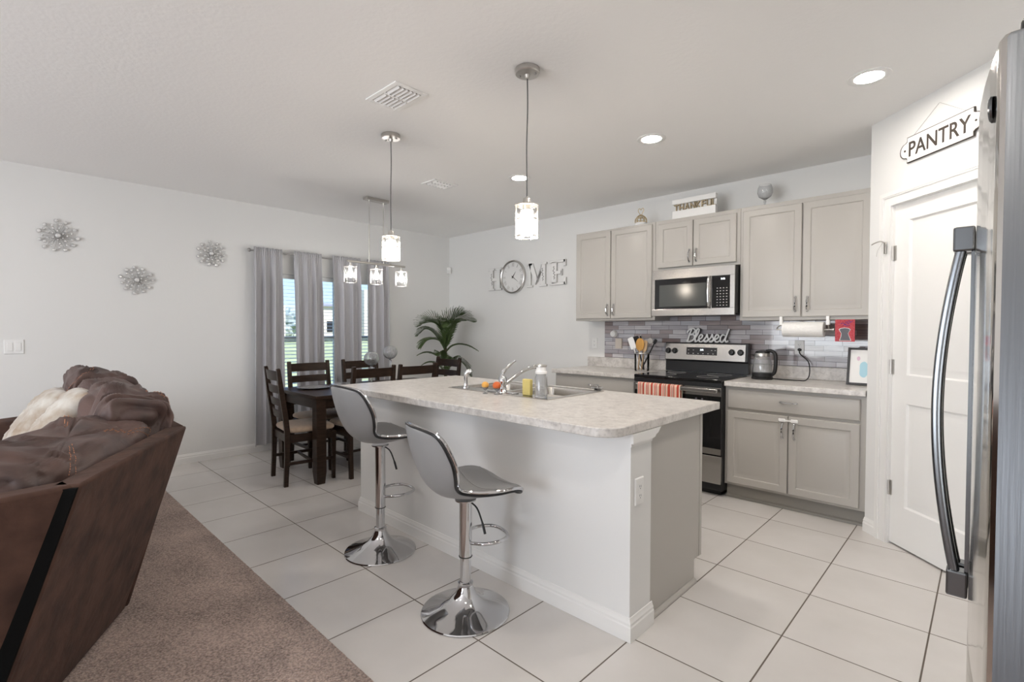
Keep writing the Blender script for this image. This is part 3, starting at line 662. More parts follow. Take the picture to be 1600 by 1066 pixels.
# ------------------------------------------------------------------ range
rx0, rx1, ry = -2.271, -1.504, 3.955
t = thing('electric_range', 'stainless and black glass top electric range', 'stove', ((rx0+rx1)/2, ry, 0))
B(rx0, rx1, ry+0.03, YW-0.03, 0.045, ZT-0.02).build('body', M['black'], t, world=True, smooth=0, bevel=0.003)
B(rx0+0.03, rx1-0.03, ry+0.08, YW-0.06, 0.0, 0.0449).build('base', M['black'], t, world=True, smooth=0)
ck = B(rx0-0.001, rx1+0.001, ry-0.008, YW-0.115, ZT-0.0199, ZT+0.010).build('cooktop', M['blackglass'], t, world=True, smooth=30, bevel=0.006)
B(rx0, rx1, ry-0.005, ry+0.0299, 0.872, ZT-0.0201).build('front_band', M['black'], t, world=True, smooth=0)
for (x, y, r_) in ((-2.08, 4.13, 0.105), (-1.69, 4.13, 0.085), (-2.08, 4.38, 0.08), (-1.69, 4.38, 0.10)):
    MB().tube([(x+r_*math.cos(2*PI*k/48), y+r_*math.sin(2*PI*k/48), ZT+0.0102) for k in range(48)], 0.0008, 4, closed=True).build('burner_ring', M['greyedge'], ck, world=True)
dr = B(rx0+0.004, rx1-0.004, ry, ry+0.0299, 0.335, 0.870).build('oven_door', M['blackglass'], t, world=True, smooth=0, bevel=0.003)
MB().box(rx0+0.005, rx1-0.005, ry-0.002, ry-0.0001, 0.800, 0.869).box(rx0+0.005, rx1-0.005, ry-0.002, ry-0.0001, 0.337, 0.385).build('steel_trim', M['steel'], dr, world=True, smooth=0, fix=False)
b = B(rx0+0.035, rx1-0.020, ry-0.052, ry-0.030, 0.829, 0.862); b.box(rx0+0.05, rx0+0.075, ry-0.03, ry-0.002, 0.835, 0.855); b.box(rx1-0.06, rx1-0.035, ry-0.03, ry-0.002, 0.835, 0.855)
b.build('oven_handle', M['steel'], dr, world=True, bevel=0.006, fix=False)
B(rx0+0.12, rx1-0.12, ry-0.001, ry-0.0001, 0.44, 0.70).build('oven_window', M['blackglass'], dr, world=True, smooth=0)
B(rx0+0.004, rx1-0.004, ry+0.001, ry+0.0299, 0.105, 0.325).build('storage_drawer', M['steel'], t, world=True, smooth=0, bevel=0.003)
for z in (0.770,):
    for x in (-1.71, -1.66): MB().lathe([(0.008, 0), (0.008, -0.003), (0, -0.004)], (x, ry-0.0001, z), 12, 'y').build('door_vent_dot', M['greyprint'], dr, world=True)
bz0, bz1 = 0.936, 1.208
b = MB(); b.prism([(4.545, bz0), (YW-0.035, bz0), (YW-0.035, bz1), (4.560, bz1), (4.540, 1.205), (4.525, 1.045), (4.545, 1.035)], rx0, rx1, lambda p, a: (a, p[0], p[1]))
bp_ = b.build('backguard', M['black'], t, world=True, smooth=20, bevel=0.003)
MBK = Matrix.Translation((0, 4.5235, 1.043)) @ Matrix.Rotation(math.atan2(0.0145, 0.16), 4, 'X').inverted()
pb = MB(MBK); pb.box(rx0+0.006, rx1-0.020, -0.004, -0.0002, 0.004, 0.155); fp = pb.build('control_fascia', M['steel'], t, world=True, smooth=0, bevel=0.003)
pb = MB(MBK); pb.box(-2.055, -1.770, -0.0065, -0.0041, 0.052, 0.122); dp = pb.build('display_panel', M['black'], fp, world=True, smooth=30, bevel=0.006)
pb = MB(MBK); text_on(pb, '2:06', -1.925, -1.893, 0.092, 0.108, -0.0067, 0.0006); pb.build('clock_digits', M['display'], dp, world=True, smooth=0, fix=False)
pb = MB(MBK)
for k in range(6):
    pb.box(-2.04+k*0.046, -2.028+k*0.046, -0.0071, -0.0066, 0.062, 0.068)
for k in (0, 1, 4.7, 5.4): pb.box(-2.04+k*0.046, -2.028+k*0.046, -0.0071, -0.0066, 0.094, 0.099)
pb.build('touch_keys', M['greyedge'], dp, world=True, smooth=0, fix=False)
for x in (-2.235, -2.170, -1.640, -1.565):
    kb = MB(MBK); kb.lathe([(0.027, -0.0041), (0.027, -0.010), (0.020, -0.014), (0.019, -0.032), (0.0, -0.034)], (x, 0, 0.085), 24, 'y'); kb.box(x-0.005, x+0.005, -0.040, -0.030, 0.066, 0.104)
    kb.build('knob', M['black'], fp, world=True, fix=False)
# dish towel hung over the oven handle
def tw(u, v):
    x = -2.205+u*0.385; w = 0.006*math.sin(u*34)+0.004*math.sin(u*57+1)
    if v < 0.5: return (x, ry-0.060+w-0.006, 0.60+v*2*0.262)
    k = (v-0.5)*2
    if k < 0.25: a = k/0.25*PI; return (x, ry-0.041-0.0225*math.cos(a)+w*math.cos(a/2), 0.866+0.006*math.sin(a))
    return (x, ry-0.016+w*0.2, 0.862-(k-0.25)*0.24)
tag(MB().grid(tw, 120, 30).build('dish_towel', M['stripes'], smooth=180, solid=0.0025), 'red and cream striped dish towel over the oven handle', 'towel')
# ------------------------------------------------------------------ kitchen island
KX0, KX1, KY = -3.300, -1.083, 1.860
t = thing('kitchen_island', 'white knee wall island with greige end panel', 'kitchen island', ((KX0+KX1)/2, KY, 0))
B(KX0, KX1, KY, 2.037, 0, ZT-0.041).build('knee_wall', M['wall'], t, world=True, smooth=0)
b = MB().box(KX0+0.02, -1.102, 2.0375, 2.625, 0.118, ZT-0.041).box(KX0+0.02, -1.102, 2.0375, 2.545, 0, 0.118)
ic = b.build('cabinet_box', M['cab'], t, world=True, smooth=0, fix=False)
B(-1.108, -1.0995, 2.600, 2.628, 0.118, ZT-0.041).build('face_frame_edge', M['cab'], t, world=True, smooth=0)
dx = -3.26
for w in (0.54, 0.54, 0.54, 0.52):
    m_ = Matrix.Translation((dx+w/2, 2.625, 0)) @ Matrix.Rotation(PI, 4, 'Z')
    panel(MB(m_), -w/2+0.006, w/2-0.006, 0.14, ZT-0.06, -0.0195, 0.019, DOORP).build('door', M['cab'], t, world=True, smooth=30); dx += w
def loopmould(prof, path, name, material, par):
    """sweep a (out, z) profile along a plan path with mitred corners"""
    b = MB(); n = len(path); rows = []
    for i, p in enumerate(path):
        d = []
        if i > 0: d.append((Vector(p)-Vector(path[i-1])).normalized())
        if i < n-1: d.append((Vector(path[i+1])-Vector(p)).normalized())
        nn = [Vector((q.y, -q.x)) for q in d]
        nv = nn[0] if len(nn) == 1 else (nn[0]+nn[1])/(1+nn[0].dot(nn[1]))
        rows.append([(p[0]+nv.x*o, p[1]+nv.y*o, z) for o, z in prof])
    k = len(prof); vs = [q for r_ in rows for q in r_]; fs = []
    for i in range(n-1):
        for j in range(k): fs.append((i*k+j, (i+1)*k+j, (i+1)*k+(j+1) % k, i*k+(j+1) % k))
    fs += [tuple(range(k)), tuple((n-1)*k+j for j in range(k-1, -1, -1))]
    return b.add(vs, fs).build(name, material, par, world=True, smooth=20)
loopmould([(0.0005, 0.0005), (0.014, 0.0005), (0.014, 0.062), (0.011, 0.068), (0.011, 0.078), (0.006, 0.088), (0.004, 0.098), (0.0005, 0.100)],
          [(KX0, 2.037), (KX0, KY), (KX1, KY), (KX1, 2.050)], 'baseboard', M['trim'], t)
loopmould([(0.0005, 0.0005), (0.016, 0.0005), (0.015, 0.010), (0.009, 0.018), (0.0005, 0.021)], [(-1.1015, 2.052), (-1.1015, 2.545)], 'shoe_moulding', M['cab'], t)
# cap moulding at the head of the column
b = MB(); b.prism([(1.858, 0.842), (2.030, 0.842), (2.050, 0.846), (2.058, 0.856), (2.078, 0.862), (2.098, 0.880), (2.106, 0.884), (1.858, 0.884)], KX1+0.0005, KX1+0.013, lambda p, a: (a, p[0], p[1]))
b.prism([(1.855, 0.828), (2.032, 0.828), (2.040, 0.842), (1.855, 0.842)], KX1+0.0005, KX1+0.006, lambda p, a: (a, p[0], p[1]))
b.build('cap_moulding', M['trim'], t, world=True, smooth=20)
# worktop with rounded outer corners and a sink cut-out
IX0, IX1, IY0, IY1 = -3.345, -1.072, 1.688, 2.795
SX0, SX1, SY0, SY1 = -2.665, -1.790, 2.160, 2.735
hx0, hx1, hy0, hy1 = SX0+0.012, SX1-0.012, SY0+0.012, SY1-0.012
def arc(cx, cy, r, a0, a1, n=10): return [(cx+r*math.cos(math.radians(a0+(a1-a0)*i/n)), cy+r*math.sin(math.radians(a0+(a1-a0)*i/n))) for i in range(n+1)]
outer = arc(IX0+0.03, IY0+0.03, 0.03, 180, 270, 6)+arc(IX1-0.105, IY0+0.105, 0.105, 270, 360, 14)
bm = bmesh.new()
def ringed(z):
    o = [bm.verts.new((x, y, z)) for x, y in outer+[(IX1, IY1), (IX0, IY1)]]
    h = [bm.verts.new((x, y, z)) for x, y in ((hx0, hy0), (hx1, hy0), (hx1, hy1), (hx0, hy1))]
    return o, h
o1, h1 = ringed(ZT); o0, h0 = ringed(ZT-0.040); n = len(o1); nf = len(arc(0, 0, 1, 180, 270, 6))
for o_, h_, rev in ((o1, h1, False), (o0, h0, True)):
    # bridge outline to hole: front (all rounded front verts), right, back, left
    faces = [o_[nf-1:nf+1]+[h_[1], h_[0]], o_[nf:n-1]+[h_[2], h_[1]], [o_[n-2], o_[n-1], h_[3], h_[2]], [o_[n-1]]+o_[:nf]+[h_[0], h_[3]]]
    for f in faces: bm.faces.new(f[::-1] if rev else f)
for i in range(n): bm.faces.new((o0[i], o0[(i+1) % n], o1[(i+1) % n], o1[i]))
for i in range(4): bm.faces.new((h1[i], h1[(i+1) % 4], h0[(i+1) % 4], h0[i]))
bmesh.ops.recalc_face_normals(bm, faces=bm.faces)
me = bpy.data.meshes.new('island_countertop'); bm.to_mesh(me); bm.free(); me.materials.append(M['laminate'])
o = bpy.data.objects.new('island_countertop', me); COL.objects.link(o); bv = o.modifiers.new('bevel', 'BEVEL'); bv.width = 0.004; bv.segments = 2; bv.limit_method = 'ANGLE'; bv.angle_limit = math.radians(50)
me.shade_smooth(); me.set_sharp_from_angle(angle=math.radians(35))
tag(o, 'long mottled laminate worktop on the island with a rounded near corner', 'countertop')
# sink
t = thing('kitchen_sink', 'double bowl stainless drop in sink set in the island worktop', 'sink', ((SX0+SX1)/2, (SY0+SY1)/2, ZT))
b = MB(); zr = ZT+0.0045; by0, by1 = SY0+0.115, SY1-0.030; xm = (SX0+SX1)/2
bowls = ((SX0+0.035, xm-0.018), (xm+0.018, SX1-0.035))
for q in ((SX0, SX1, SY0, by0), (SX0, SX1, by1, SY1), (SX0, bowls[0][0], by0, by1), (bowls[0][1], bowls[1][0], by0, by1), (bowls[1][1], SX1, by0, by1)): b.box(q[0], q[1], q[2], q[3], ZT+0.0004, zr)
b.build('rim', M['sinksteel'], t, world=True, smooth=0, fix=False)
for x0, x1 in bowls:
    b = MB(); r_ = 0.04
    def rr(x0, x1, y0, y1, r_, z): return [(p[0], p[1], z) for p in arc(x0+r_, y0+r_, r_, 180, 270, 5)+arc(x1-r_, y0+r_, r_, 270, 360, 5)+arc(x1-r_, y1-r_, r_, 0, 90, 5)+arc(x0+r_, y1-r_, r_, 90, 180, 5)]
    L = [rr(x0, x1, by0, by1, 0.012, ZT+0.001), rr(x0+0.002, x1-0.002, by0+0.002, by1-0.002, 0.035, ZT-0.015), rr(x0+0.01, x1-0.01, by0+0.01, by1-0.01, 0.04, ZT-0.15), rr(x0+0.035, x1-0.035, by0+0.035, by1-0.035, 0.04, ZT-0.175)]
    k = len(L[0]); b.add([p for l in L for p in l], [(i*k+j, i*k+(j+1) % k, (i+1)*k+(j+1) % k, (i+1)*k+j) for i in range(3) for j in range(k)]+[tuple(3*k+j for j in range(k))])
    bo = b.build('bowl', M['sinksteel'], t, world=True, smooth=40)
    MB().lathe([(0.042, 0), (0.042, 0.003), (0.028, 0.002), (0, 0.001)], ((x0+x1)/2, (by0+by1)/2, ZT-0.1748), 24).build('drain', M['chrome'], bo, world=True)
# faucet
fx, fy = -2.195, 2.215
t = thing('kitchen_faucet', 'chrome single lever faucet with long curved spout over the sink', 'faucet', (fx, fy, zr))
MB().lathe([(0.030, 0), (0.030, 0.008), (0.026, 0.014), (0.022, 0.020), (0.021, 0.045), (0.025, 0.052), (0.027, 0.070), (0.024, 0.092), (0.016, 0.104), (0.0, 0.108)], (0, 0, 0), 28).build('body', M['chrome'], t)
B(-0.115, 0.115, -0.027, 0.027, 0, 0.006).build('deck_plate', M['chrome'], t, bevel=0.005)
MB().tube(spline([(0.005, 0.012, 0.050), (0.02, 0.06, 0.083), (0.045, 0.13, 0.128), (0.07, 0.20, 0.150), (0.083, 0.245, 0.150), (0.088, 0.262, 0.138), (0.089, 0.266, 0.122)], 6), [0.012]*24+[0.0105]*13, 14).build('spout', M['chrome'], t)
MB().tube(spline([(-0.002, -0.002, 0.100), (0.0, 0.004, 0.125), (0.018, 0.022, 0.155), (0.038, 0.042, 0.183), (0.058, 0.055, 0.200)], 5), [0.015]*4+[0.012]*5+[0.008]*6+[0.0065]*6, 12).build('lever', M['chrome'], t)
t = thing('sink_sprayer', 'chrome side sprayer standing at the left of the sink', 'sprayer', (-2.545, 2.215, zr))
MB().lathe([(0.024, 0), (0.023, 0.008), (0.015, 0.014), (0.013, 0.03)], (0, 0, 0), 20).build('base', M['chrome'], t)
MB().tube(spline([(0, 0, 0.028), (0, 0, 0.07), (0.004, 0.003, 0.098), (0.022, 0.012, 0.112), (0.03, 0.018, 0.104)], 5), [0.013]*8+[0.016]*7+[0.017]*6, 14).build('spray_head', M['chrome'], t)
def ball_cup(x, y, material, r, label, z0=ZT):
    t = thing('footed_glass_cup', label, 'glass cup', (x, y, z0))
    MB().lathe([(0.0, 0), (0.017, 0.0005), (0.016, 0.003), (0.005, 0.006), (0.004, 0.020), (0.014, 0.028), (0.021, 0.040), (0.0195, 0.040), (0.012, 0.030), (0.0, 0.026)], (0, 0, 0), 24).build('glass', M['crystal'], t)
    MB().ball((0, 0, 0.030+r), r, 20, (1, 1, 0.92)).build('coloured_ball', material, t)
ball_cup(-2.262, 2.128, M['amber'], 0.023, 'small footed glass holding a yellow amber ball in front of the sink')
ball_cup(-2.172, 2.140, M['redorange'], 0.026, 'small footed glass holding a red orange ball in front of the sink')
tag(B(-2.022, -1.958, 2.205, 2.232, zr, zr+0.098).build('sponge', M['yellow'], bevel=0.006), 'upright yellow sponge standing on the sink rim', 'sponge')
t = thing('soap_dispenser', 'clear glass soap dispenser with a white collar and steel pump cap', 'soap dispenser', (-1.872, 2.205, zr))
MB().lathe([(0.0, 0.0), (0.036, 0.001), (0.037, 0.012), (0.036, 0.115), (0.030, 0.130), (0.029, 0.138), (0.026, 0.138), (0.027, 0.130), (0.033, 0.113), (0.034, 0.012), (0.0, 0.006)], (0, 0, 0), 32).build('glass_bottle', M['crystal'], t)
MB().lathe([(0.032, 0.138), (0.034, 0.141), (0.034, 0.152), (0.030, 0.156), (0.028, 0.178), (0.0, 0.178)], (0, 0, 0), 32).build('collar', M['white'], t)
b = MB().lathe([(0.031, 0.1785), (0.033, 0.181), (0.033, 0.188), (0.020, 0.193), (0.0, 0.194)], (0, 0, 0), 32); b.tube([(0, 0, 0.187), (-0.035, -0.010, 0.186), (-0.045, -0.013, 0.178)], 0.006, 10)
b.build('pump_cap', M['nickel'], t, fix=False)
tag(MB().lathe([(0.0, 0.0), (0.020, 0.0), (0.024, 0.010), (0.040, 0.016), (0.040, 0.019), (0.012, 0.017), (0.006, 0.024), (0.0, 0.026)], (-1.86, 2.762, ZT), 24).build('sink_strainer', M['chrome']), 'small chrome sink strainer lying by the far corner of the sink', 'strainer')
def outlet(name, mtx, x, z, label, kind='duplex'):
    """wall plate in a frame whose front faces -y"""
    t = thing(name, label, 'outlet' if kind != 'switch' else 'light switch', mtx @ Vector((x, 0, z)))
    w = 0.058 if kind == 'switch' else 0.035
    panel(MB(mtx), x-w, x+w, z-0.058, z+0.058, -0.007, 0.0065, ((0, 0.004), (0.003, 0.0), (0.006, 0.0))).build('cover_plate', M['white'], t, world=True)
    if kind == 'switch':
        for q in (-0.024, 0.024): panel(MB(mtx), x+q-0.017, x+q+0.017, z-0.034, z+0.034, -0.0105, 0.0034, ((0, 0.002), (0.002, 0.0), (0.004, 0.0))).build('rocker', M['white'], t, world=True)
    else:
        for q in (-0.020, 0.020):
            s_ = panel(MB(mtx), x-0.017, x+0.017, z+q-0.014, z+q+0.014, -0.009, 0.0019, ((0, 0.001), (0.004, 0.0))).build('socket', M['white'], t, world=True)
            MB(mtx).box(x-0.0075, x-0.0055, -0.0095, -0.0089, z+q-0.002, z+q+0.007).box(x+0.0045, x+0.0065, -0.0095, -0.0089, z+q-0.003, z+q+0.006).box(x-0.002, x+0.002, -0.0095, -0.0089, z+q-0.010, z+q-0.006).build('slots', M['greyprint'], s_, world=True, smooth=0, fix=False)
    return t
ME = Matrix(((0, -1, 0, KX1), (1, 0, 0, 0), (0, 0, 1, 0), (0, 0, 0, 1)))
outlet('wall_outlet', ME, 1.927, 0.628, 'white duplex outlet on the end column of the island')
outlet('wall_outlet', Matrix.Translation((0, YW, 0)), -3.155, 1.178, 'white outlet on the painted wall left of the tile backsplash')
outlet('wall_outlet', Matrix.Translation((0, YW-0.009, 0)), -1.130, 1.183, 'white outlet on the tile backsplash with the kettle plugged in')
outlet('light_switch', ML, 0.137, 1.174, 'white double rocker switch on the dining wall behind the sofa', 'switch')

# ------------------------------------------------------------------ small things on the counters
kx, ky = -1.335, 4.36
t = thing('electric_kettle', 'glass electric kettle with black handle and base on the right countertop', 'kettle', (kx, ky, ZT))
MB().lathe([(0.078, 0), (0.080, 0.004), (0.080, 0.016), (0.074, 0.020), (0.0, 0.020)], (0, 0, 0), 32).build('power_base', M['black'], t)
MB().lathe([(0.0, 0.0205), (0.076, 0.0205), (0.077, 0.028), (0.077, 0.055), (0.0, 0.055)], (0, 0, 0), 32).build('heating_band', M['black'], t)
MB().lathe([(0.074, 0.0555), (0.076, 0.07), (0.070, 0.13), (0.060, 0.185), (0.058, 0.185), (0.068, 0.13), (0.073, 0.07), (0.072, 0.0555)], (0, 0, 0), 32).build('glass_jug', M['crystal'], t)
b = MB().lathe([(0.061, 0.1855), (0.062, 0.19), (0.058, 0.212), (0.0, 0.218)], (0, 0, 0), 32); b.add([(-0.05, -0.02, 0.205), (-0.05, 0.02, 0.205), (-0.088, 0, 0.198), (-0.055, 0, 0.172)], [(0, 1, 2), (0, 2, 3), (1, 3, 2), (0, 3, 1)])
b.build('steel_collar', M['nickel'], t)
MB().lathe([(0.056, 0.213), (0.050, 0.228), (0.020, 0.236), (0.0, 0.237)], (0, 0, 0), 28).build('lid', M['black'], t)
MB().tube(spline([(0.030, 0.0, 0.228), (0.070, -0.012, 0.232), (0.102, -0.020, 0.205), (0.106, -0.022, 0.130), (0.096, -0.020, 0.060), (0.070, -0.014, 0.040)], 6), 0.014, 12).build('handle', M['black'], t)
tag(MB().tube(spline([(kx+0.075, ky+0.01, ZT+0.008), (kx+0.15, ky+0.03, ZT+0.005), (-1.08, ky+0.04, ZT+0.005), (-1.035, ky+0.07, ZT+0.008), (-1.03, ky+0.15, ZT+0.05), (-1.055, YW-0.045, ZT+0.14), (-1.115, YW-0.035, ZT+0.20), (-1.125, YW-0.032, ZT+0.225), (-1.126, YW-0.030, ZT+0.236)], 8), 0.0042, 8).ball((-1.126, YW-0.026, ZT+0.240), 0.016, 12, (1, 0.5, 0.8)).build('power_cord', M['black']), 'black kettle cord curling up to the backsplash outlet', 'cord')
cx, cy = -2.448, 4.40
t = thing('utensil_holder', 'clear glass jar for cooking utensils left of the range', 'utensil holder', (cx, cy, ZT))
MB().lathe([(0.0, 0), (0.066, 0.001), (0.070, 0.01), (0.072, 0.175), (0.069, 0.175), (0.066, 0.012), (0.0, 0.006)], (0, 0, 0), 32).build('jar', M['shadeglass'], t)
MB().lathe([(0.0715, 0.168), (0.0735, 0.169), (0.0735, 0.178), (0.0715, 0.179), (0.0690, 0.178), (0.0690, 0.169)], (0, 0, 0), 32).build('steel_band', M['nickel'], t)
def utensil(name, label, base, tip, hw, hh, th, material, hmat, round_=0.5, cat='utensil'):
    a = Vector(base); c = Vector(tip); d = (c-a).normalized(); t = thing(name, label, cat, a, 0, 'utensils in the jar')
    MB().tube([a, a+(c-a)*0.5, c-d*hh*0.9], [0.0075, 0.006, 0.006], 8).build('handle', hmat, t, world=True)
    side = d.cross(Vector((0, 1, 0))).normalized(); nn = side.cross(d).normalized(); b = MB(); pts = []
    for k in range(24):
        q = 2*PI*k/24; cx_ = math.copysign(abs(math.cos(q))**round_, math.cos(q)); sy_ = math.copysign(abs(math.sin(q))**round_, math.sin(q))
        pts.append(c-d*hh/2+side*hw/2*cx_+d*hh/2*sy_)
    b.add([p-nn*th/2 for p in pts]+[p+nn*th/2 for p in pts], [tuple(range(23, -1, -1)), tuple(range(24, 48))]+[(i, (i+1) % 24, 24+(i+1) % 24, 24+i) for i in range(24)])
    b.build('head', material, t, world=True, bevel=0.0015); return t
zb = ZT+0.012
utensil('wooden_spoon', 'bamboo slotted spoon with a wide honey coloured head in the jar', (cx-0.020, cy-0.030, zb), (cx+0.010, cy-0.050, 1.245), 0.088, 0.125, 0.006, M['woodspoon'], M['lightwood'], 0.9, 'spoon')
utensil('spatula', 'black turner leaning left in the utensil jar', (cx+0.015, cy+0.01, zb), (cx-0.070, cy-0.01, 1.262), 0.070, 0.120, 0.004, M['black'], M['blackmat'], 0.3)
utensil('measuring_paddle', 'white plastic paddle at the left of the utensil jar', (cx+0.005, cy-0.02, zb), (cx-0.112, cy-0.035, 1.250), 0.064, 0.120, 0.006, M['white'], M['nickel'], 0.3)
utensil('ladle', 'steel ladle head leaning right out of the utensil jar', (cx-0.03, cy+0.0, zb), (cx+0.105, cy-0.01, 1.245), 0.055, 0.055, 0.012, M['nickel'], M['nickel'], 1.0)
utensil('spatula', 'small black spatula tipping far right out of the utensil jar', (cx-0.02, cy+0.03, zb), (cx+0.150, cy+0.0, 1.235), 0.030, 0.05, 0.006, M['black'], M['black'])
utensil('wooden_spatula', 'pale wooden spatula behind the bamboo spoon in the jar', (cx+0.02, cy-0.045, zb), (cx+0.045, cy-0.020, 1.225), 0.055, 0.11, 0.006, M['lightwood'], M['lightwood'])
utensil('whisk_handle', 'short steel handle sticking up at the back of the jar', (cx, cy+0.04, zb), (cx-0.03, cy+0.03, 1.28), 0.018, 0.05, 0.014, M['chrome'], M['chrome'], 1.0)
t = thing('air_freshener', 'white oval plug in air freshener on the left of the tile backsplash', 'air freshener', (-2.895, YW-0.009, 1.24))
MB().lathe([(0.036, 0), (0.038, -0.02), (0.030, -0.042), (0.0, -0.047)], (-2.895, YW-0.0095, 1.283), 28, 'y').build('cover', M['white'], t, world=True)
tag(panel(MB(), -2.880, -2.800, 1.128, 1.236, YW-0.026, 0.016, ((0, 0.003), (0.004, 0.0), (0.010, 0.0))).build('wall_timer', M['beige'], smooth=30), 'small beige plastic wall box on the left of the tile backsplash', 'wall box')
# paper towel
t = thing('paper_towel_holder', 'under cabinet paper towel bar hooked over the right wall cabinet doors', 'paper towel holder', (-1.04, UY+0.02, 1.331))
MB().cyl((-1.225, UY+0.035, 1.331), 0.006, 0.385, 'x', 12).build('bar', M['nickel'], t, world=True)
for x in (-1.185, -0.868):
    b = MB().box(x-0.010, x+0.010, UY-0.003, UY-0.0005, 1.375, 1.432) if False else MB()
    b.box(x-0.011, x+0.011, UY+0.0200, UY+0.030, 1.372, 1.4045); b.box(x-0.010, x+0.010, UY-0.0035, UY-0.0008, 1.372, 1.432); b.box(x-0.011, x+0.011, UY-0.0035, UY+0.030, 1.366, 1.372)
    b.build('hook', M['white'], t, world=True, smooth=0, fix=False)
b = MB().tube([(-0.868, UY+0.012, 1.368), (-0.868, UY+0.03, 1.35), (-0.868, UY+0.035, 1.331)], 0.006, 8); b.lathe([(0.012, 0), (0.014, 0.006), (0.012, 0.016), (0, 0.018)], (-0.848, UY+0.035, 1.331), 14, 'x'); b.tube([(-1.185, UY+0.012, 1.368), (-1.22, UY+0.035, 1.345), (-1.222, UY+0.035, 1.331)], 0.005, 8)
b.build('end_bracket', M['nickel'], t, world=True, fix=False)
b = MB().lathe([(0.020, 0), (0.056, 0), (0.058, 0.003), (0.058, 0.275), (0.056, 0.278), (0.020, 0.278), (0.020, 0.275), (0.020, 0.003)], (-1.175, UY+0.035, 1.331), 40, 'x')
tag(b.build('paper_towel_roll', M['paper']), 'white paper towel roll on the bar under the right wall cabinet', 'paper towels')
t = thing('hanging_sign', 'small red sign with a grey hourglass shape hanging under the right wall cabinet', 'sign', (-0.763, UY+0.03, 1.245))
B(-0.824, -0.702, UY+0.021, UY+0.029, 1.243, 1.404).build('red_board', M['red'], t, world=True, smooth=0)
hg = [(-0.793, 1.252), (-0.727, 1.252), (-0.737, 1.280), (-0.744, 1.302), (-0.731, 1.330), (-0.741, 1.338), (-0.764, 1.342), (-0.787, 1.338), (-0.797, 1.330), (-0.783, 1.302), (-0.785, 1.280)]
MB().prism([((p[0]+0.762)*1.13-0.762, (p[1]-1.297)*1.06+1.297) for p in hg], UY+0.0195, UY+0.0208, lambda p, a: (p[0], a, p[1])).build('shape_outline', M['white'], t, world=True, smooth=0)
MB().prism(hg, UY+0.018, UY+0.0194, lambda p, a: (p[0], a, p[1])).build('grey_shape', M['greyprint'], t, world=True, smooth=0)
b = MB()
for k, (x, z, w) in enumerate(((-0.790, 1.372, 0.05), (-0.762, 1.380, 0.035), (-0.775, 1.360, 0.04), (-0.745, 1.388, 0.03))): b.tube(spline([(x, UY+0.0200, z), (x+w*0.3, UY+0.0200, z+0.007), (x+w*0.6, UY+0.0200, z-0.004), (x+w, UY+0.0200, z+0.006)], 5), 0.0018, 6)
b.build('violet_script', M['purple'], t, world=True)
# leaning picture frame
MF = Matrix.Translation((-0.668, 4.345, ZT+0.003)) @ Matrix.Rotation(math.radians(-12), 4, 'X')
t = thing('picture_frame', 'dark framed picture leaning by the pantry wall on the right countertop', 'picture', (-0.668, 4.345, ZT))
b = MB(MF); w, h, f = 0.085, 0.275, 0.016
b.box(-w, -w+f, -0.009, 0.009, 0, h).box(w-f, w, -0.009, 0.009, 0, h).box(-w+f, w-f, -0.009, 0.009, 0, f).box(-w+f, w-f, -0.009, 0.009, h-f, h)
b.build('frame', M['framegrey'], t, world=True, smooth=0, bevel=0.002, fix=False)
pp = MB(MF).box(-w+f, w-f, -0.002, 0.006, f, h-f).build('paper', M['white'], t, world=True, smooth=0)
b = MB(MF); b.prism([(0.018+0.030*math.cos(2*PI*k/24)*(1+0.15*math.cos(3*2*PI*k/24)), 0.115+0.058*math.sin(2*PI*k/24)) for k in range(24)], -0.0032, -0.0021, lambda p, a: (p[0], a, p[1]))
b.build('blue_wash', M['paleblue'], pp, world=True, smooth=0)
b = MB(MF); b.prism([(-0.018+0.010*math.cos(2*PI*k/16), 0.195+0.016*math.sin(2*PI*k/16)) for k in range(16)], -0.0032, -0.0021, lambda p, a: (p[0], a, p[1]))
b.build('pink_wash', M['pink'], pp, world=True, smooth=0)
# script sign on the range
b = MB(); bb_ = MB(); S_ = {
 'B': [[(0.10, 0.02), (0.16, 0.5), (0.24, 0.98)], [(0.02, 0.72), (0.14, 0.98), (0.34, 1.04), (0.46, 0.88), (0.36, 0.64), (0.20, 0.55), (0.38, 0.54), (0.47, 0.34), (0.36, 0.08), (0.16, -0.02), (0.04, 0.06)]],
 'l': [[(0.0, 0.22), (0.14, 0.5), (0.22, 0.92), (0.14, 1.02), (0.08, 0.8), (0.06, 0.2), (0.12, 0.0), (0.24, 0.14)]],
 'e': [[(0.0, 0.14), (0.18, 0.30), (0.22, 0.48), (0.12, 0.56), (0.04, 0.36), (0.08, 0.06), (0.20, 0.0), (0.32, 0.14)]],
 's': [[(0.0, 0.14), (0.12, 0.40), (0.15, 0.58), (0.19, 0.40), (0.24, 0.18), (0.16, 0.0), (0.04, 0.04), (0.14, 0.06), (0.28, 0.14)]],
 'd': [[(0.24, 0.50), (0.12, 0.56), (0.02, 0.32), (0.06, 0.04), (0.16, 0.02), (0.26, 0.26), (0.32, 0.56), (0.40, 1.02)], [(0.36, 0.8), (0.28, 0.24), (0.34, 0.02), (0.44, 0.10)]]}
adv = {'B': 0.44, 'l': 0.22, 'e': 0.30, 's': 0.27, 'd': 0.42}; tot = sum(adv[c] for c in 'Blessed'); px_ = 0; wscale = 0.395/(tot+0.02); hsc = 0.118
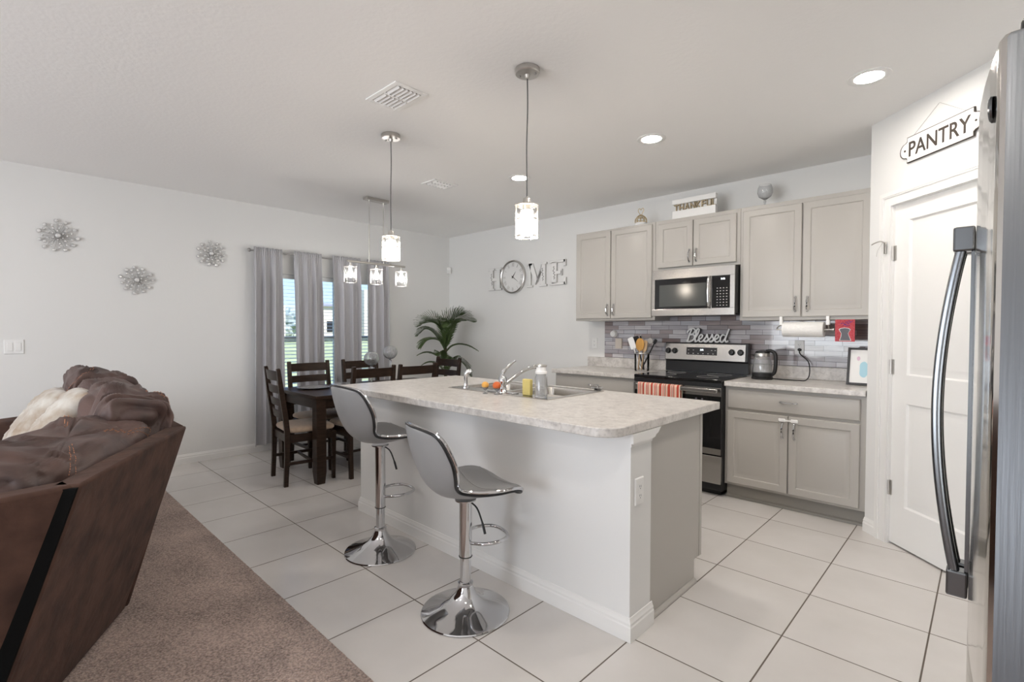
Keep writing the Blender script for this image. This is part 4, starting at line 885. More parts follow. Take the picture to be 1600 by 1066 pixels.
for ch in 'Blessed':
    for st_ in S_[ch]:
        pts = spline([(-2.085+(px_+p[0]+p[1]*0.08)*wscale, 4.575, 1.2165+p[1]*hsc) for p in st_], 6); b.tube(pts, 0.0080, 8); bb_.tube([(q.x+0.002, q.y+0.011, q.z-0.0005) for q in pts], 0.0088, 8)  # black offset copy paints dark sides and shadow behind the letters
    px_ += adv[ch]
t = thing('script_sign', 'white cursive sign reading Blessed standing on top of the range', 'sign', (-1.887, 4.58, 1.208))
b.build('letters', M['brightwhite'], t, world=True, fix=False); bb_.build('shadow_copy', M['black'], t, world=True, fix=False)
# things on top of the wall cabinets
t = thing('word_sign', 'white framed sign with gold letters THANKFUL on top of the microwave cabinet', 'sign', (-1.92, 4.36, 2.336))
B(-2.118, -1.722, 4.335, 4.385, 2.3355, 2.408).build('lower_board', M['whitematte'], t, world=True, smooth=0, bevel=0.002)
B(-2.118, -1.722, 4.335, 4.385, 2.468, 2.512).build('upper_board', M['whitematte'], t, world=True, smooth=0, bevel=0.002)
B(-2.112, -1.728, 4.372, 4.380, 2.4081, 2.4679).build('back_board', M['whitematte'], t, world=True, smooth=0)
wl = 0.385/8; wid = [1.0, 1.05, 1.1, 1.05, 1.05, 0.95, 1.05, 0.75]; tw_ = sum(wid); xx = -2.112
for c_, w_ in zip('THANKFUL', wid):
    ww = 0.385*w_/tw_; b = MB(); text_on(b, c_, xx+0.004, xx+ww-0.004, 2.4082, 2.4675, 4.360, 0.016, 0.012); b.build('letter', M['goldwood'], t, world=True, smooth=0, fix=False); xx += ww
t = thing('gold_ornament', 'small gold bell shaped openwork ornament with a heart loop on the left wall cabinet', 'ornament', (-2.46, 4.38, 2.336))
MB().lathe([(0.058, 0), (0.060, 0.008), (0.056, 0.016), (0.056, 0.026)], (0, 0, 0), 28).build('base', M['whitematte'], t)
b = MB()
for k in range(10):
    a = 2*PI*k/10; b.tube(spline([(0.054*math.cos(a), 0.054*math.sin(a), 0.025), (0.056*math.cos(a+0.2), 0.056*math.sin(a+0.2), 0.055), (0.036*math.cos(a+0.4), 0.036*math.sin(a+0.4), 0.085), (0.008*math.cos(a+0.5), 0.008*math.sin(a+0.5), 0.102)], 5), 0.0035, 6)
for zz, r_ in ((0.028, 0.054), (0.060, 0.053), (0.086, 0.035)): b.tube([(r_*math.cos(2*PI*k/28), r_*math.sin(2*PI*k/28), zz) for k in range(28)], 0.003, 6, closed=True)
b.build('wire_bell', M['gold'], t, fix=False)
hp = [(0, 0.100), (-0.016, 0.120), (-0.030, 0.145), (-0.022, 0.166), (-0.006, 0.160), (0, 0.150), (0.006, 0.160), (0.022, 0.166), (0.030, 0.145), (0.016, 0.120)]
MB().tube(spline([(p[0], 0, p[1]) for p in hp], 4, True), 0.0032, 8, closed=True).build('heart_loop', M['gold'], t)
t = thing('glass_goblet', 'large glass goblet on top of the right wall cabinet', 'goblet', (-1.345, 4.40, 2.336))
MB().lathe([(0.0, 0), (0.034, 0.001), (0.032, 0.005), (0.008, 0.012), (0.006, 0.030), (0.011, 0.040), (0.007, 0.052), (0.020, 0.062), (0.046, 0.080), (0.058, 0.110), (0.056, 0.145), (0.045, 0.178), (0.0435, 0.178), (0.054, 0.145), (0.0555, 0.110), (0.044, 0.083), (0.018, 0.066), (0.0, 0.062)], (0, 0, 0), 36).build('bowl_and_stem', M['crystal'], t)

# ------------------------------------------------------------------ pantry sign and latch
t = thing('pantry_sign', 'white plaque sign reading PANTRY with dark border above the pantry door', 'sign', MP @ Vector((0.512, -0.012, 2.31)))
def plaque(inset):
    x0, x1, z0, z1 = 0.302+inset, 0.722-inset, 2.312+inset, 2.462-inset; zc = (z0+z1)/2; r_ = 0.040-inset*0.6; nk = 0.022
    L = [(x0, z0), (x1, z0), (x1, z0+nk)]+[(x1+0.012-inset*0.2+r_*math.cos(a), zc+r_*math.sin(a)*1.1) for a in [math.radians(-90+180*i/12) for i in range(13)]]+[(x1, z1-nk), (x1, z1), (x0, z1), (x0, z1-nk)]
    L += [(x0-0.012+inset*0.2-r_*math.cos(a), zc+r_*math.sin(a)*1.1) for a in [math.radians(90-180*i/12) for i in range(13)]]+[(x0, z0+nk)]
    return L
def pl_(ins, y0, y1, nm, mt_): return MB(MP).prism(plaque(ins), y0, y1, lambda p, a: (p[0], a, p[1])).build(nm, mt_, t, world=True, smooth=0)
pl_(0, -0.012, -0.004, 'border', M['signink']); pl_(0.0045, -0.0135, -0.0121, 'plaque', M['white'])
b = MB(MP); text_on(b, 'PANTRY', 0.318, 0.706, 2.345, 2.430, -0.0140, 0.0012, 0.012); b.build('lettering', M['signink'], t, world=True, smooth=0, fix=False)
b = MB(MP)
for x in (0.290, 0.734): b.lathe([(0.006, -0.0136), (0.006, -0.0155), (0, -0.016)], (x, 0, 2.387), 12, 'y')
b.build('screw', M['signink'], t, world=True)
MB(MP).tube([(0.345, -0.008, 2.462), (0.506, -0.005, 2.575), (0.512, -0.005, 2.575), (0.672, -0.008, 2.462)], 0.0012, 6).build('hanging_cord', M['greyedge'], t, world=True)
t = thing('door_latch', 'small nickel flip latch on the left casing of the pantry door', 'latch', MP @ Vector((0.150, -0.02, 1.83)))
MB(MP).box(0.152, 0.170, -0.026, -0.0205, 1.800, 1.872).build('latch_plate', M['nickel'], t, world=True, bevel=0.002)
MB(MP).tube(spline([(0.161, -0.028, 1.868), (0.150, -0.045, 1.880), (0.120, -0.060, 1.872), (0.100, -0.062, 1.866)], 5), 0.004, 8).build('latch_arm', M['nickel'], t, world=True)
MB(MP).tube(spline([(0.150, -0.030, 1.870), (0.130, -0.040, 1.835), (0.118, -0.040, 1.815), (0.112, -0.038, 1.79)], 5), 0.0012, 6).build('latch_wire', M['greyedge'], t, world=True)
# ------------------------------------------------------------------ bar stools
def make_stool(x, y, rz, drop, label):
    """drop: height of the seat underside; facing local +y"""
    t = thing('bar_stool', label, 'bar stool', (x, y, 0), rz, 'grey bar stools at the island')
    MB().lathe([(0.0, 0.0), (0.205, 0.0), (0.208, 0.003), (0.205, 0.008), (0.170, 0.020), (0.120, 0.036), (0.075, 0.060), (0.048, 0.092), (0.036, 0.118), (0.034, 0.128)], (0, 0, 0), 56).build('base', M['chrome'], t)
    MB().lathe([(0.035, 0.1281), (0.036, 0.140), (0.030, 0.144), (0.0255, 0.145), (0.0255, 0.255), (0.028, 0.257)], (0, 0, 0), 32).build('lower_column', M['chrome'], t)
    MB().lathe([(0.0295, 0.2571), (0.0295, drop-0.012), (0.05, drop-0.010), (0.05, drop-0.004)], (0, 0, 0), 32).build('gas_lift_column', M['chrome'], t)
    MB().tube([(0.0296*math.cos(2*PI*k/32), 0.0296*math.sin(2*PI*k/32), 0.262) for k in range(32)], 0.0025, 6, closed=True).build('column_ring', M['blackmat'], t)
    zr_ = 0.335
    loop = spline([(0.022, 0.022, zr_-0.012), (0.085, 0.055, zr_), (0.105, 0.12, zr_+0.004), (0.075, 0.185, zr_+0.006), (0.0, 0.205, zr_+0.006), (-0.075, 0.185, zr_+0.006), (-0.105, 0.12, zr_+0.004), (-0.085, 0.055, zr_), (-0.022, 0.022, zr_-0.012)], 6)
    MB().tube(loop, 0.0085, 12).build('footrest', M['chrome'], t)
    MB().tube(spline([(0.025, 0.01, drop-0.012), (0.075, 0.02, drop-0.030), (0.105, 0.03, drop-0.085), (0.125, 0.035, drop-0.135)], 5), [0.004]*11+[0.006]*5, 8).build('height_lever', M['black'], t)
    P = [(-0.262, 0.352), (-0.262, 0.335), (-0.258, 0.300), (-0.246, 0.245), (-0.228, 0.185), (-0.205, 0.125), (-0.172, 0.070), (-0.122, 0.028), (-0.060, 0.010), (0.000, 0.006), (0.060, 0.012), (0.115, 0.024), (0.160, 0.030), (0.195, 0.024), (0.215, 0.012), (0.222, 0.004)]
    Wd = [0.0, 0.150, 0.186, 0.206, 0.212, 0.200, 0.170, 0.142, 0.152, 0.186, 0.210, 0.216, 0.206, 0.178, 0.120, 0.0]
    C = [0.0, 0.04, 0.060, 0.072, 0.078, 0.074, 0.064, 0.055, 0.052, 0.054, 0.052, 0.042, 0.030, 0.018, 0.006, 0.0]
    def samp(A, s):
        q = s*(len(A)-1); i = min(int(q), len(A)-2); f = q-i
        a, b_, c, d = A[max(i-1, 0)], A[i], A[i+1], A[min(i+2, len(A)-1)]
        g = lambda a, b_, c, d: 0.5*((2*b_)+(c-a)*f+(2*a-5*b_+4*c-d)*f*f+(-a+3*b_-3*c+d)*f**3)
        return tuple(g(*k) for k in zip(a, b_, c, d)) if isinstance(a, tuple) else g(a, b_, c, d)
    def sheet(s, tt, off=0.0):
        py, pz = samp(P, s); w = max(samp(Wd, s), 0.0); cu = samp(C, s)
        dy, dz = samp(P, min(s+0.01, 1)); ey, ez = samp(P, max(s-0.01, 0)); ty, tz = dy-ey, dz-ez; L = math.hypot(ty, tz) or 1; ny, nz = -tz/L, ty/L   # normal toward the sitter
        if ny*0+nz < 0 and s > 0.5: ny, nz = -ny, -nz
        k = cu*tt*tt+off
        return Vector((w*tt, py+ny*k, pz+nz*k+drop+0.014))
    mid = 0.44
    def slab(s0, s1, nm, material):
        b = MB(); nu, nv = 26, 17
        def pad(s, tt):
            e = (1-tt**4)*min(1, (s-0)/0.10 if s < 0.10 else (1-s)/0.10 if s > 0.90 else 1); return 0.005+0.014*max(e, 0)**0.5
        top = [sheet(s0+(s1-s0)*i/(nu-1), -1+2*j/(nv-1), pad(s0+(s1-s0)*i/(nu-1), -1+2*j/(nv-1))) for i in range(nu) for j in range(nv)]
        bot = [sheet(s0+(s1-s0)*i/(nu-1), -1+2*j/(nv-1), -0.010) for i in range(nu) for j in range(nv)]
        N = nu*nv; fs = []
        for i in range(nu-1):
            for j in range(nv-1):
                a = i*nv+j; fs.append((a, a+nv, a+nv+1, a+1)); fs.append((N+a, N+a+1, N+a+nv+1, N+a+nv))
        for i in range(nu-1):
            a = i*nv; fs.append((a, N+a, N+a+nv, a+nv)); a = i*nv+nv-1; fs.append((a, a+nv, N+a+nv, N+a))
        for j in range(nv-1):
            fs.append((j, j+1, N+j+1, N+j)); a = (nu-1)*nv+j; fs.append((a, N+a, N+a+1, a+1))
        return b.add(top+bot, fs).build(nm, material, t, smooth=60)
    bk = slab(0.004, mid, 'backrest', M['leather']); st = slab(mid, 0.996, 'seat', M['leather'])
    ring = []
    N = 46
    for i in range(N): ring.append(sheet(0.002+0.996*i/(N-1), 1.0, 0.0))
    for i in range(N-2, 0, -1): ring.append(sheet(0.002+0.996*i/(N-1), -1.0, 0.0))
    MB().tube(ring, 0.0075, 10, closed=True).build('chrome_rim', M['chrome'], t)
    c = sum(ring, Vector())/len(ring)
    rg2 = []
    for i in range(N): rg2.append(sheet(0.004+0.992*i/(N-1), 0.985, -0.011))
    for i in range(N-2, 0, -1): rg2.append(sheet(0.004+0.992*i/(N-1), -0.985, -0.011))
    MB().tube(rg2, 0.0060, 8, closed=True).build('black_piping', M['black'], t)
    for s_ in (0.66, 0.80):
        MB().tube([sheet(s_+0.02*tt*tt, tt, 0.0195*(1-tt**4)**0.5+0.004) for tt in [(-0.93+1.86*k/16) for k in range(17)]], 0.0009, 6).build('seam', M['leather'], st)
    return t
make_stool(-1.757, 1.528, math.radians(-14), 0.535, 'grey bar stool nearest the camera with its seat set lower')
make_stool(-2.612, 1.600, math.radians(-2), 0.640, 'grey bar stool farther left, beside the dining table, with its seat set higher')

# ------------------------------------------------------------------ dining table and chairs
TX0, TX1, TY0, TY1 = -4.91, -4.075, 1.885, 3.46
t = thing('dining_table', 'dark espresso wood dining table with thick square legs', 'dining table', ((TX0+TX1)/2, (TY0+TY1)/2, 0))
B(TX0, TX1, TY0, TY1, 0.727, 0.757).build('tabletop', M['wood'], t, world=True, bevel=0.005)
b = MB(); i_ = 0.045
b.box(TX0+i_, TX1-i_, TY0+i_, TY0+i_+0.022, 0.637, 0.7269).box(TX0+i_, TX1-i_, TY1-i_-0.022, TY1-i_, 0.637, 0.7269).box(TX0+i_, TX0+i_+0.022, TY0+i_+0.022, TY1-i_-0.022, 0.637, 0.7269).box(TX1-i_-0.022, TX1-i_, TY0+i_+0.022, TY1-i_-0.022, 0.637, 0.7269)
b.build('apron', M['wood'], t, world=True, smooth=0, fix=False)
for x in (TX0+0.055, TX1-0.055):
    for y in (TY0+0.055, TY1-0.055):
        b = MB(); h = 0.043; g = 0.034
        b.add([(x-g, y-g, 0), (x+g, y-g, 0), (x+g, y+g, 0), (x-g, y+g, 0), (x-h, y-h, 0.10), (x+h, y-h, 0.10), (x+h, y+h, 0.10), (x-h, y+h, 0.10), (x-h, y-h, 0.7268), (x+h, y-h, 0.7268), (x+h, y+h, 0.7268), (x-h, y+h, 0.7268)],
              [(3, 2, 1, 0), (8, 9, 10, 11)]+[(r_*4+k, r_*4+(k+1) % 4, r_*4+4+(k+1) % 4, r_*4+4+k) for r_ in (0, 1) for k in range(4)])
        b.build('leg', M['wood'], t, world=True, smooth=0, bevel=0.003)
def make_chair(label):
    t = thing('dining_chair', label, 'dining chair', (0, 0, 0), 0, 'dark ladder back dining chairs')
    def post(x):
        prof = [(-0.225, 0.0), (-0.190, 0.0), (-0.178, 0.25), (-0.172, 0.44), (-0.190, 0.62), (-0.218, 0.80), (-0.246, 0.985), (-0.252, 0.997), (-0.276, 0.992), (-0.258, 0.80), (-0.232, 0.62), (-0.216, 0.46), (-0.216, 0.25)]
        return MB().prism(prof, x-0.017, x+0.017, lambda p, a: (a, p[0], p[1])).build('back_post', M['wood'], t, smooth=20, bevel=0.003)
    for s_ in (-1, 1): post(s_*0.202)
    for z0, z1 in ((0.565, 0.630), (0.672, 0.737), (0.780, 0.848), (0.890, 0.972)):
        b = MB(); n = 9; vs = []
        for k in range(n):
            x = -0.186+0.372*k/(n-1); bow = -0.022*(1-(x/0.186)**2)
            for (z, th) in ((z0, 0), (z1, 0), (z1, 1), (z0, 1)):
                base = -0.196-(z-0.62)*0.152; vs.append((x, base+bow-0.014*th-0.004, z))
        fs = [(k*4+j, k*4+4+j, k*4+4+(j+1) % 4, k*4+(j+1) % 4) for k in range(n-1) for j in range(4)]+[(0, 1, 2, 3), (n*4-1, n*4-2, n*4-3, n*4-4)]
        b.add(vs, fs).build('back_slat', M['wood'], t, smooth=40)
    for s_ in (-1, 1):
        b = MB(); x = s_*0.195; y = 0.195
        b.add([(x-0.014, y-0.014, 0), (x+0.014, y-0.014, 0), (x+0.014, y+0.014, 0), (x-0.014, y+0.014, 0), (x-0.020, y-0.020, 0.425), (x+0.020, y-0.020, 0.425), (x+0.020, y+0.020, 0.425), (x-0.020, y+0.020, 0.425)],
              [(3, 2, 1, 0), (4, 5, 6, 7), (0, 1, 5, 4), (1, 2, 6, 5), (2, 3, 7, 6), (3, 0, 4, 7)])
        b.build('leg', M['wood'], t, smooth=0, bevel=0.003)
        B(s_*0.200-0.009, s_*0.200+0.009, -0.185, 0.178, 0.175, 0.200).build('side_stretcher', M['wood'], t, smooth=0)
    B(-0.190, 0.190, -0.005, 0.013, 0.178, 0.198).build('cross_stretcher', M['wood'], t, smooth=0)
    b = MB().box(-0.178, 0.178, 0.190, 0.208, 0.365, 0.432).box(-0.184, 0.184, -0.198, -0.180, 0.365, 0.432).box(-0.210, -0.192, -0.176, 0.178, 0.365, 0.432).box(0.192, 0.210, -0.176, 0.178, 0.365, 0.432)
    b.build('seat_rail', M['wood'], t, smooth=0, fix=False)
    def cush(u, v):
        a = 2*PI*u; p = PI*(v-0.5); ce = lambda q, e: math.copysign(abs(math.cos(q))**e, math.cos(q)); se = lambda q, e: math.copysign(abs(math.sin(q))**e, math.sin(q))
        return (0.222*ce(p, 0.35)*ce(a, 0.3), 0.012+0.205*ce(p, 0.35)*se(a, 0.3), 0.462+(0.036 if p > 0 else 0.028)*se(p, 0.8))
    MB().grid(cush, 48, 14, cu=True).build('seat_cushion', M['seatfab'], t, smooth=60)
    return t
c0 = make_chair('dark dining chair with tan seat at the near end of the dining table')
c0.location = (-4.415, 1.930, 0); c0.rotation_euler = (0, 0, math.radians(-7))
for x, y, a, lb in ((-4.262, 2.395, 90, 'dark dining chair on the island side of the table, the nearer of the two'),
                    (-4.258, 2.870, 90, 'dark dining chair on the island side of the table, the farther of the two'),
                    (-4.850, 2.290, -90, 'dark dining chair on the curtain side, in front of the widest window gap'),
                    (-4.840, 2.870, -90, 'dark dining chair on the curtain side of the table, behind the glass globes'),
                    (-4.630, 3.500, 180, 'dark dining chair at the far end of the table beside the palm')):
    dup(c0, (x, y, 0), math.radians(a), lb)
def globe(x, y, zc, r, label, twist):
    t = thing('glass_globe_stand', label, 'glass candle holder', (x, y, 0.757), 0, 'glass globes on the dining table')
    hz = zc-0.757-r*0.9
    MB().lathe([(0.0, 0), (0.048, 0.001), (0.046, 0.006), (0.012, 0.016), (0.008, 0.04), (0.016, 0.07), (0.009, 0.10), (0.008, hz-0.05), (0.016, hz-0.025), (0.010, hz-0.010), (0.022, hz), (0.030, hz+0.006), (0.0, hz+0.004)], (0, 0, 0), 28).build('stem', M['crystal'], t)
    def fn(u, v):
        p = PI*(0.10+0.78*v); a = 2*PI*u+twist*v; k = r*(1+0.045*math.cos(a*9-twist*v*2)); return (k*math.sin(p)*math.cos(a), k*math.sin(p)*math.sin(a), zc-0.757-r*math.cos(p))
    MB().grid(fn, 108, 20, cu=True).build('globe', M['crystal'], t, solid=0.004)
globe(-4.50, 2.66, 1.030, 0.072, 'lower swirled glass globe on a stem on the dining table', 1.6)
globe(-4.52, 2.89, 1.085, 0.070, 'taller faceted glass globe on a stem on the dining table', -2.6)
for x, y, lb in ((-4.66, 2.135, 'round silver charger plate at the near corner of the dining table'), (-4.70, 2.50, 'round silver charger plate farther along the curtain side of the dining table')):
    tag(MB().lathe([(0.0, 0.0), (0.095, 0.0), (0.100, 0.004), (0.150, 0.014), (0.152, 0.016), (0.148, 0.017), (0.098, 0.008), (0.0, 0.006)], (x, y, 0.7572), 48).build('charger_plate', M['platter']), lb, 'plate', 'charger plates')

# ------------------------------------------------------------------ curtains
t = thing('curtain_rod', 'dark metal curtain rod with ball finials over the dining window', 'curtain rod', (-5.60, 2.74, 2.15))
MB().tube([(-5.60, 1.90, 2.150), (-5.60, 3.57, 2.150)], 0.009, 12).build('rod', M['wire'], t, world=True)
for y in (1.885, 3.585): MB().ball((-5.60, y, 2.150), 0.020, 16).build('finial', M['wire'], t, world=True)
for y in (2.285, 3.205): MB().tube([(XW+0.001, y, 2.150), (-5.601, y, 2.150)], 0.006, 8).build('bracket', M['wire'], t, world=True)
def curtain(y0, y1, b0, b1, seed, label):
    rnd = random.Random(seed); ph = [rnd.uniform(0, 6) for _ in range(4)]; k1 = 3.7+rnd.random()*0.6
    def fn(u, v):
        z = 2.188-v*(2.188-0.085); w = min(1, v*5)
        y = (y0+(y1-y0)*u)*(1-w*v)+(b0+(b1-b0)*u)*w*v
        amp = 0.008+0.024*w
        d = amp*math.sin(u*k1*2*PI/1.35+ph[0]+0.5*math.sin(v*3+ph[1]))+0.005*w*math.sin(u*2*PI*7+ph[2]+v*1.3)
        fine = 0.006*(1-min(1, v*9))*math.sin(u*2*PI*16+ph[3])
        if 0.008 < v < 0.028: return (-5.60+0.010+fine+0.3*d, y+0.008*math.sin(u*20), z)
        return (-5.588+d*(0.5 if v < 0.03 else 1)+fine, y+0.010*w*math.cos(u*k1*2*PI/1.35+ph[0]), z+0.003*math.sin(u*40) if v < 0.01 else z)
    def fnx(u, v): q = fn(u, v); return (max(q[0], -5.655), q[1], q[2])
    o = MB().grid(fnx, 110, 70).build('curtain', M['curtain'], smooth=180, solid=0.0025)
    tag(o, label, 'curtain', 'grey curtains on the dining window')
curtain(1.925, 2.215, 1.910, 2.225, 1, 'leftmost grey satin curtain panel hanging to the floor')
curtain(2.345, 2.660, 2.370, 2.680, 2, 'second grey satin curtain panel from the left')
curtain(2.795, 3.150, 2.800, 3.155, 3, 'third grey satin curtain panel from the left')
curtain(3.240, 3.545, 3.240, 3.555, 4, 'rightmost grey satin curtain panel nearest the palm')

# ------------------------------------------------------------------ wall decor
def flower(y, z, R, seed, label):
    t = thing('wall_flower', label, 'wall decor', (XW, y, z), 0, 'jewelled wire flowers on the dining wall')
    rnd = random.Random(seed); sp = MB(); jw = MB()
    def disc(cy, cz, r_, o):
        jw.lathe([(0.0, o-0.003), (r_*0.9, o-0.002), (r_, o), (r_*0.75, o+0.004), (0.0, o+0.006)], (0, cy, cz), 12, 'x')
    for ring, (n, rad, jr) in enumerate(((11, 1.0, 0.0145), (11, 0.76, 0.0105), (9, 0.52, 0.009), (6, 0.30, 0.007))):
        for k in range(n):
            a = 2*PI*(k+0.5*ring)/n+rnd.uniform(-0.08, 0.08); r_ = R*rad*rnd.uniform(0.92, 1.04)
            cy, cz = r_*math.cos(a), r_*math.sin(a); o = 0.016+0.006*ring
            sp.tube([(0.012, 0, 0), (o-0.003, cy, cz)], 0.0012, 5); jr_ = jr*rnd.uniform(0.8, 1.15); disc(cy, cz, jr_, o); sp.tube([(o, cy+jr_*math.cos(2*PI*q/14), cz+jr_*math.sin(2*PI*q/14)) for q in range(14)], 0.0013, 5, closed=True)
    sp.build('wire_spokes', M['wire'], t, fix=False); jw.build('gems', M['jewel'], t, fix=False)
    MB().lathe([(0.0, 0.0005), (0.016, 0.001), (0.020, 0.02), (0.018, 0.045), (0.012, 0.052), (0.0, 0.054)], (0, 0, 0), 20, 'x').build('centre_boss', M['jewel'], t)
flower(0.409, 2.100, 0.125, 1, 'leftmost jewelled wire flower on the dining wall')
flower(0.942, 1.769, 0.118, 2, 'lowest jewelled wire flower, between the other two')
flower(1.551, 2.078, 0.118, 3, 'jewelled wire flower nearest the curtains')
def wall_letter(x0, x1, z0, z1, shapes, label, sx):
    t = thing('wall_letter', label, 'wall letter', ((x0+x1)/2, YW, z0), 0, 'letters of the wall word')
    for grow, ya, yb_, nm, mt_ in ((0.0025, -0.022, -0.001, 'edge', M['greyedge']), (0.0, -0.024, -0.0221, 'face', M['whitematte'])):  # wider grey copy behind paints the shaded letter edges
        b = MB()
        for s_ in shapes:
            P = [Vector((x0+p[0]*(x1-x0), z0+p[1]*(z1-z0))) for p in s_]; c = sum(P, Vector((0, 0)))/len(P); Q = []
            for p in P: Q.append(p+Vector((math.copysign(grow, p.x-c.x), math.copysign(grow, p.y-c.y))))
            b.prism(Q, YW+ya, YW+yb_, lambda p, a: (p[0], a, p[1]))
        b.build(nm, mt_, t, world=True, smooth=0, fix=False)
    b = MB(); zc = (z0+z1)/2; pts = spline([(sx, YW-0.0255, zc-0.08), (sx+0.008, YW-0.0255, zc-0.03), (sx-0.006, YW-0.0255, zc+0.02), (sx+0.004, YW-0.0255, zc+0.08)], 6); b.tube(pts, 0.0016, 6)
    for k in range(8):
        q = pts[2+k*2]; s_ = (-1)**k; b.ball((q.x+s_*0.009, q.y, q.z+0.003), 0.008, 8, (1, 0.2, 0.45))
    b.build('black_sprig', M['signink'], t, world=True, fix=False)
def bx(a, b_, c, d): return [(a, c), (b_, c), (b_, d), (a, d)]
wall_letter(-4.840, -4.600, 1.845, 2.128, [bx(.10, .36, 0.06, .94), bx(.64, .90, 0.06, .94), bx(.36, .64, .42, .56), bx(0, .46, 0, .07), bx(.54, 1, 0, .07), bx(0, .46, .93, 1), bx(.54, 1, .93, 1)], 'white serif letter H, leftmost on the kitchen wall', -4.775)
wall_letter(-4.150, -3.838, 1.850, 2.135, [bx(.08, .20, 0.06, .94), bx(.74, .94, 0.06, .94), [(.08, 1), (.30, 1), (.56, .26), (.44, .10)], [(.44, .10), (.56, .26), (.78, .94), (.74, .70)], bx(0, .28, 0, .07), bx(.64, 1, 0, .07), bx(0, .28, .93, 1), bx(.72, 1, .93, 1)], 'white serif letter M just right of the wall clock', -3.895)
wall_letter(-3.785, -3.545, 1.855, 2.140, [bx(.12, .42, 0.06, .94), bx(0, .96, 0, .09), bx(0, .96, .91, 1), bx(.42, .74, .44, .56), bx(.88, 1, 0, .28), bx(.86, .98, .76, 1), bx(.68, .76, .38, .62)], 'white serif letter E, rightmost on the kitchen wall', -3.720)
ckx, ckz, ckr = -4.392, 1.996, 0.212
t = thing('wall_clock', 'round white wall clock with roman numerals standing for the letter O', 'clock', (ckx, YW, ckz))
MB().lathe([(ckr-0.012, -0.001), (ckr-0.002, -0.001), (ckr, -0.010), (ckr-0.002, -0.036), (ckr-0.012, -0.040), (ckr-0.022, -0.034), (ckr-0.022, -0.001)], (0, 0, 0), 64, 'y').build('rim', M['nickel'], t)
MB().lathe([(0.0, -0.001), (ckr-0.0225, -0.001), (ckr-0.0225, -0.018), (0.0, -0.018)], (0, 0, 0), 64, 'y').build('face', M['clockface'], t)
b = MB()
for k, nmr in enumerate(('XII', 'I', 'II', 'III', 'IIII', 'V', 'VI', 'VII', 'VIII', 'IX', 'X', 'XI')):
    a = -2*PI*k/12; w = 0.013*len(nmr); vs, fs = text_mesh(nmr, 0.001, 0.0); ca, sa = math.cos(a), math.sin(a)
    b.add([((u-0.5)*w*ca-(0.132+v*0.044)*sa, -0.0195-c, (u-0.5)*w*sa+(0.132+v*0.044)*ca) for u, v, c in vs], fs)
b.build('numerals', M['greyedge'], t, smooth=0, fix=False)
for ang, L, w, nm in ((-40, 0.085, 0.006, 'hour_hand'), (-125, 0.125, 0.0045, 'minute_hand')):
    a = math.radians(ang); d = Vector((-math.sin(a), 0, math.cos(a))); s_ = Vector((math.cos(a), 0, math.sin(a))); o = Vector((0, -0.024, 0)); q = Vector((0, -0.002, 0))
    MB().add([o-d*0.02-s_*w, o-d*0.02+s_*w, o+d*L, o-d*0.02-s_*w+q, o-d*0.02+s_*w+q, o+d*L+q], [(0, 1, 2), (5, 4, 3), (0, 3, 4, 1), (1, 4, 5, 2), (2, 5, 3, 0)]).build(nm, M['signink'], t)
MB().cyl((0, -0.028, 0), 0.007, 0.009, 'y', 14).build('hand_hub', M['signink'], t)
ms = Matrix.Translation((XW+0.045, YW-0.045, 2.175)) @ Matrix.Rotation(math.radians(45), 4, 'Z')
t = thing('motion_sensor', 'small white motion sensor high in the room corner', 'sensor', (XW+0.045, YW-0.045, 2.13))
panel(MB(ms), -0.030, 0.030, -0.045, 0.045, -0.018, 0.034, ((0, 0.008), (0.008, 0.0), (0.012, 0.0))).build('housing', M['white'], t, world=True, smooth=30)
panel(MB(ms), -0.020, 0.020, -0.030, 0.005, -0.0215, 0.0034, ((0, 0.003), (0.005, 0.0))).build('lens_window', M['clockface'], t, world=True, smooth=30)

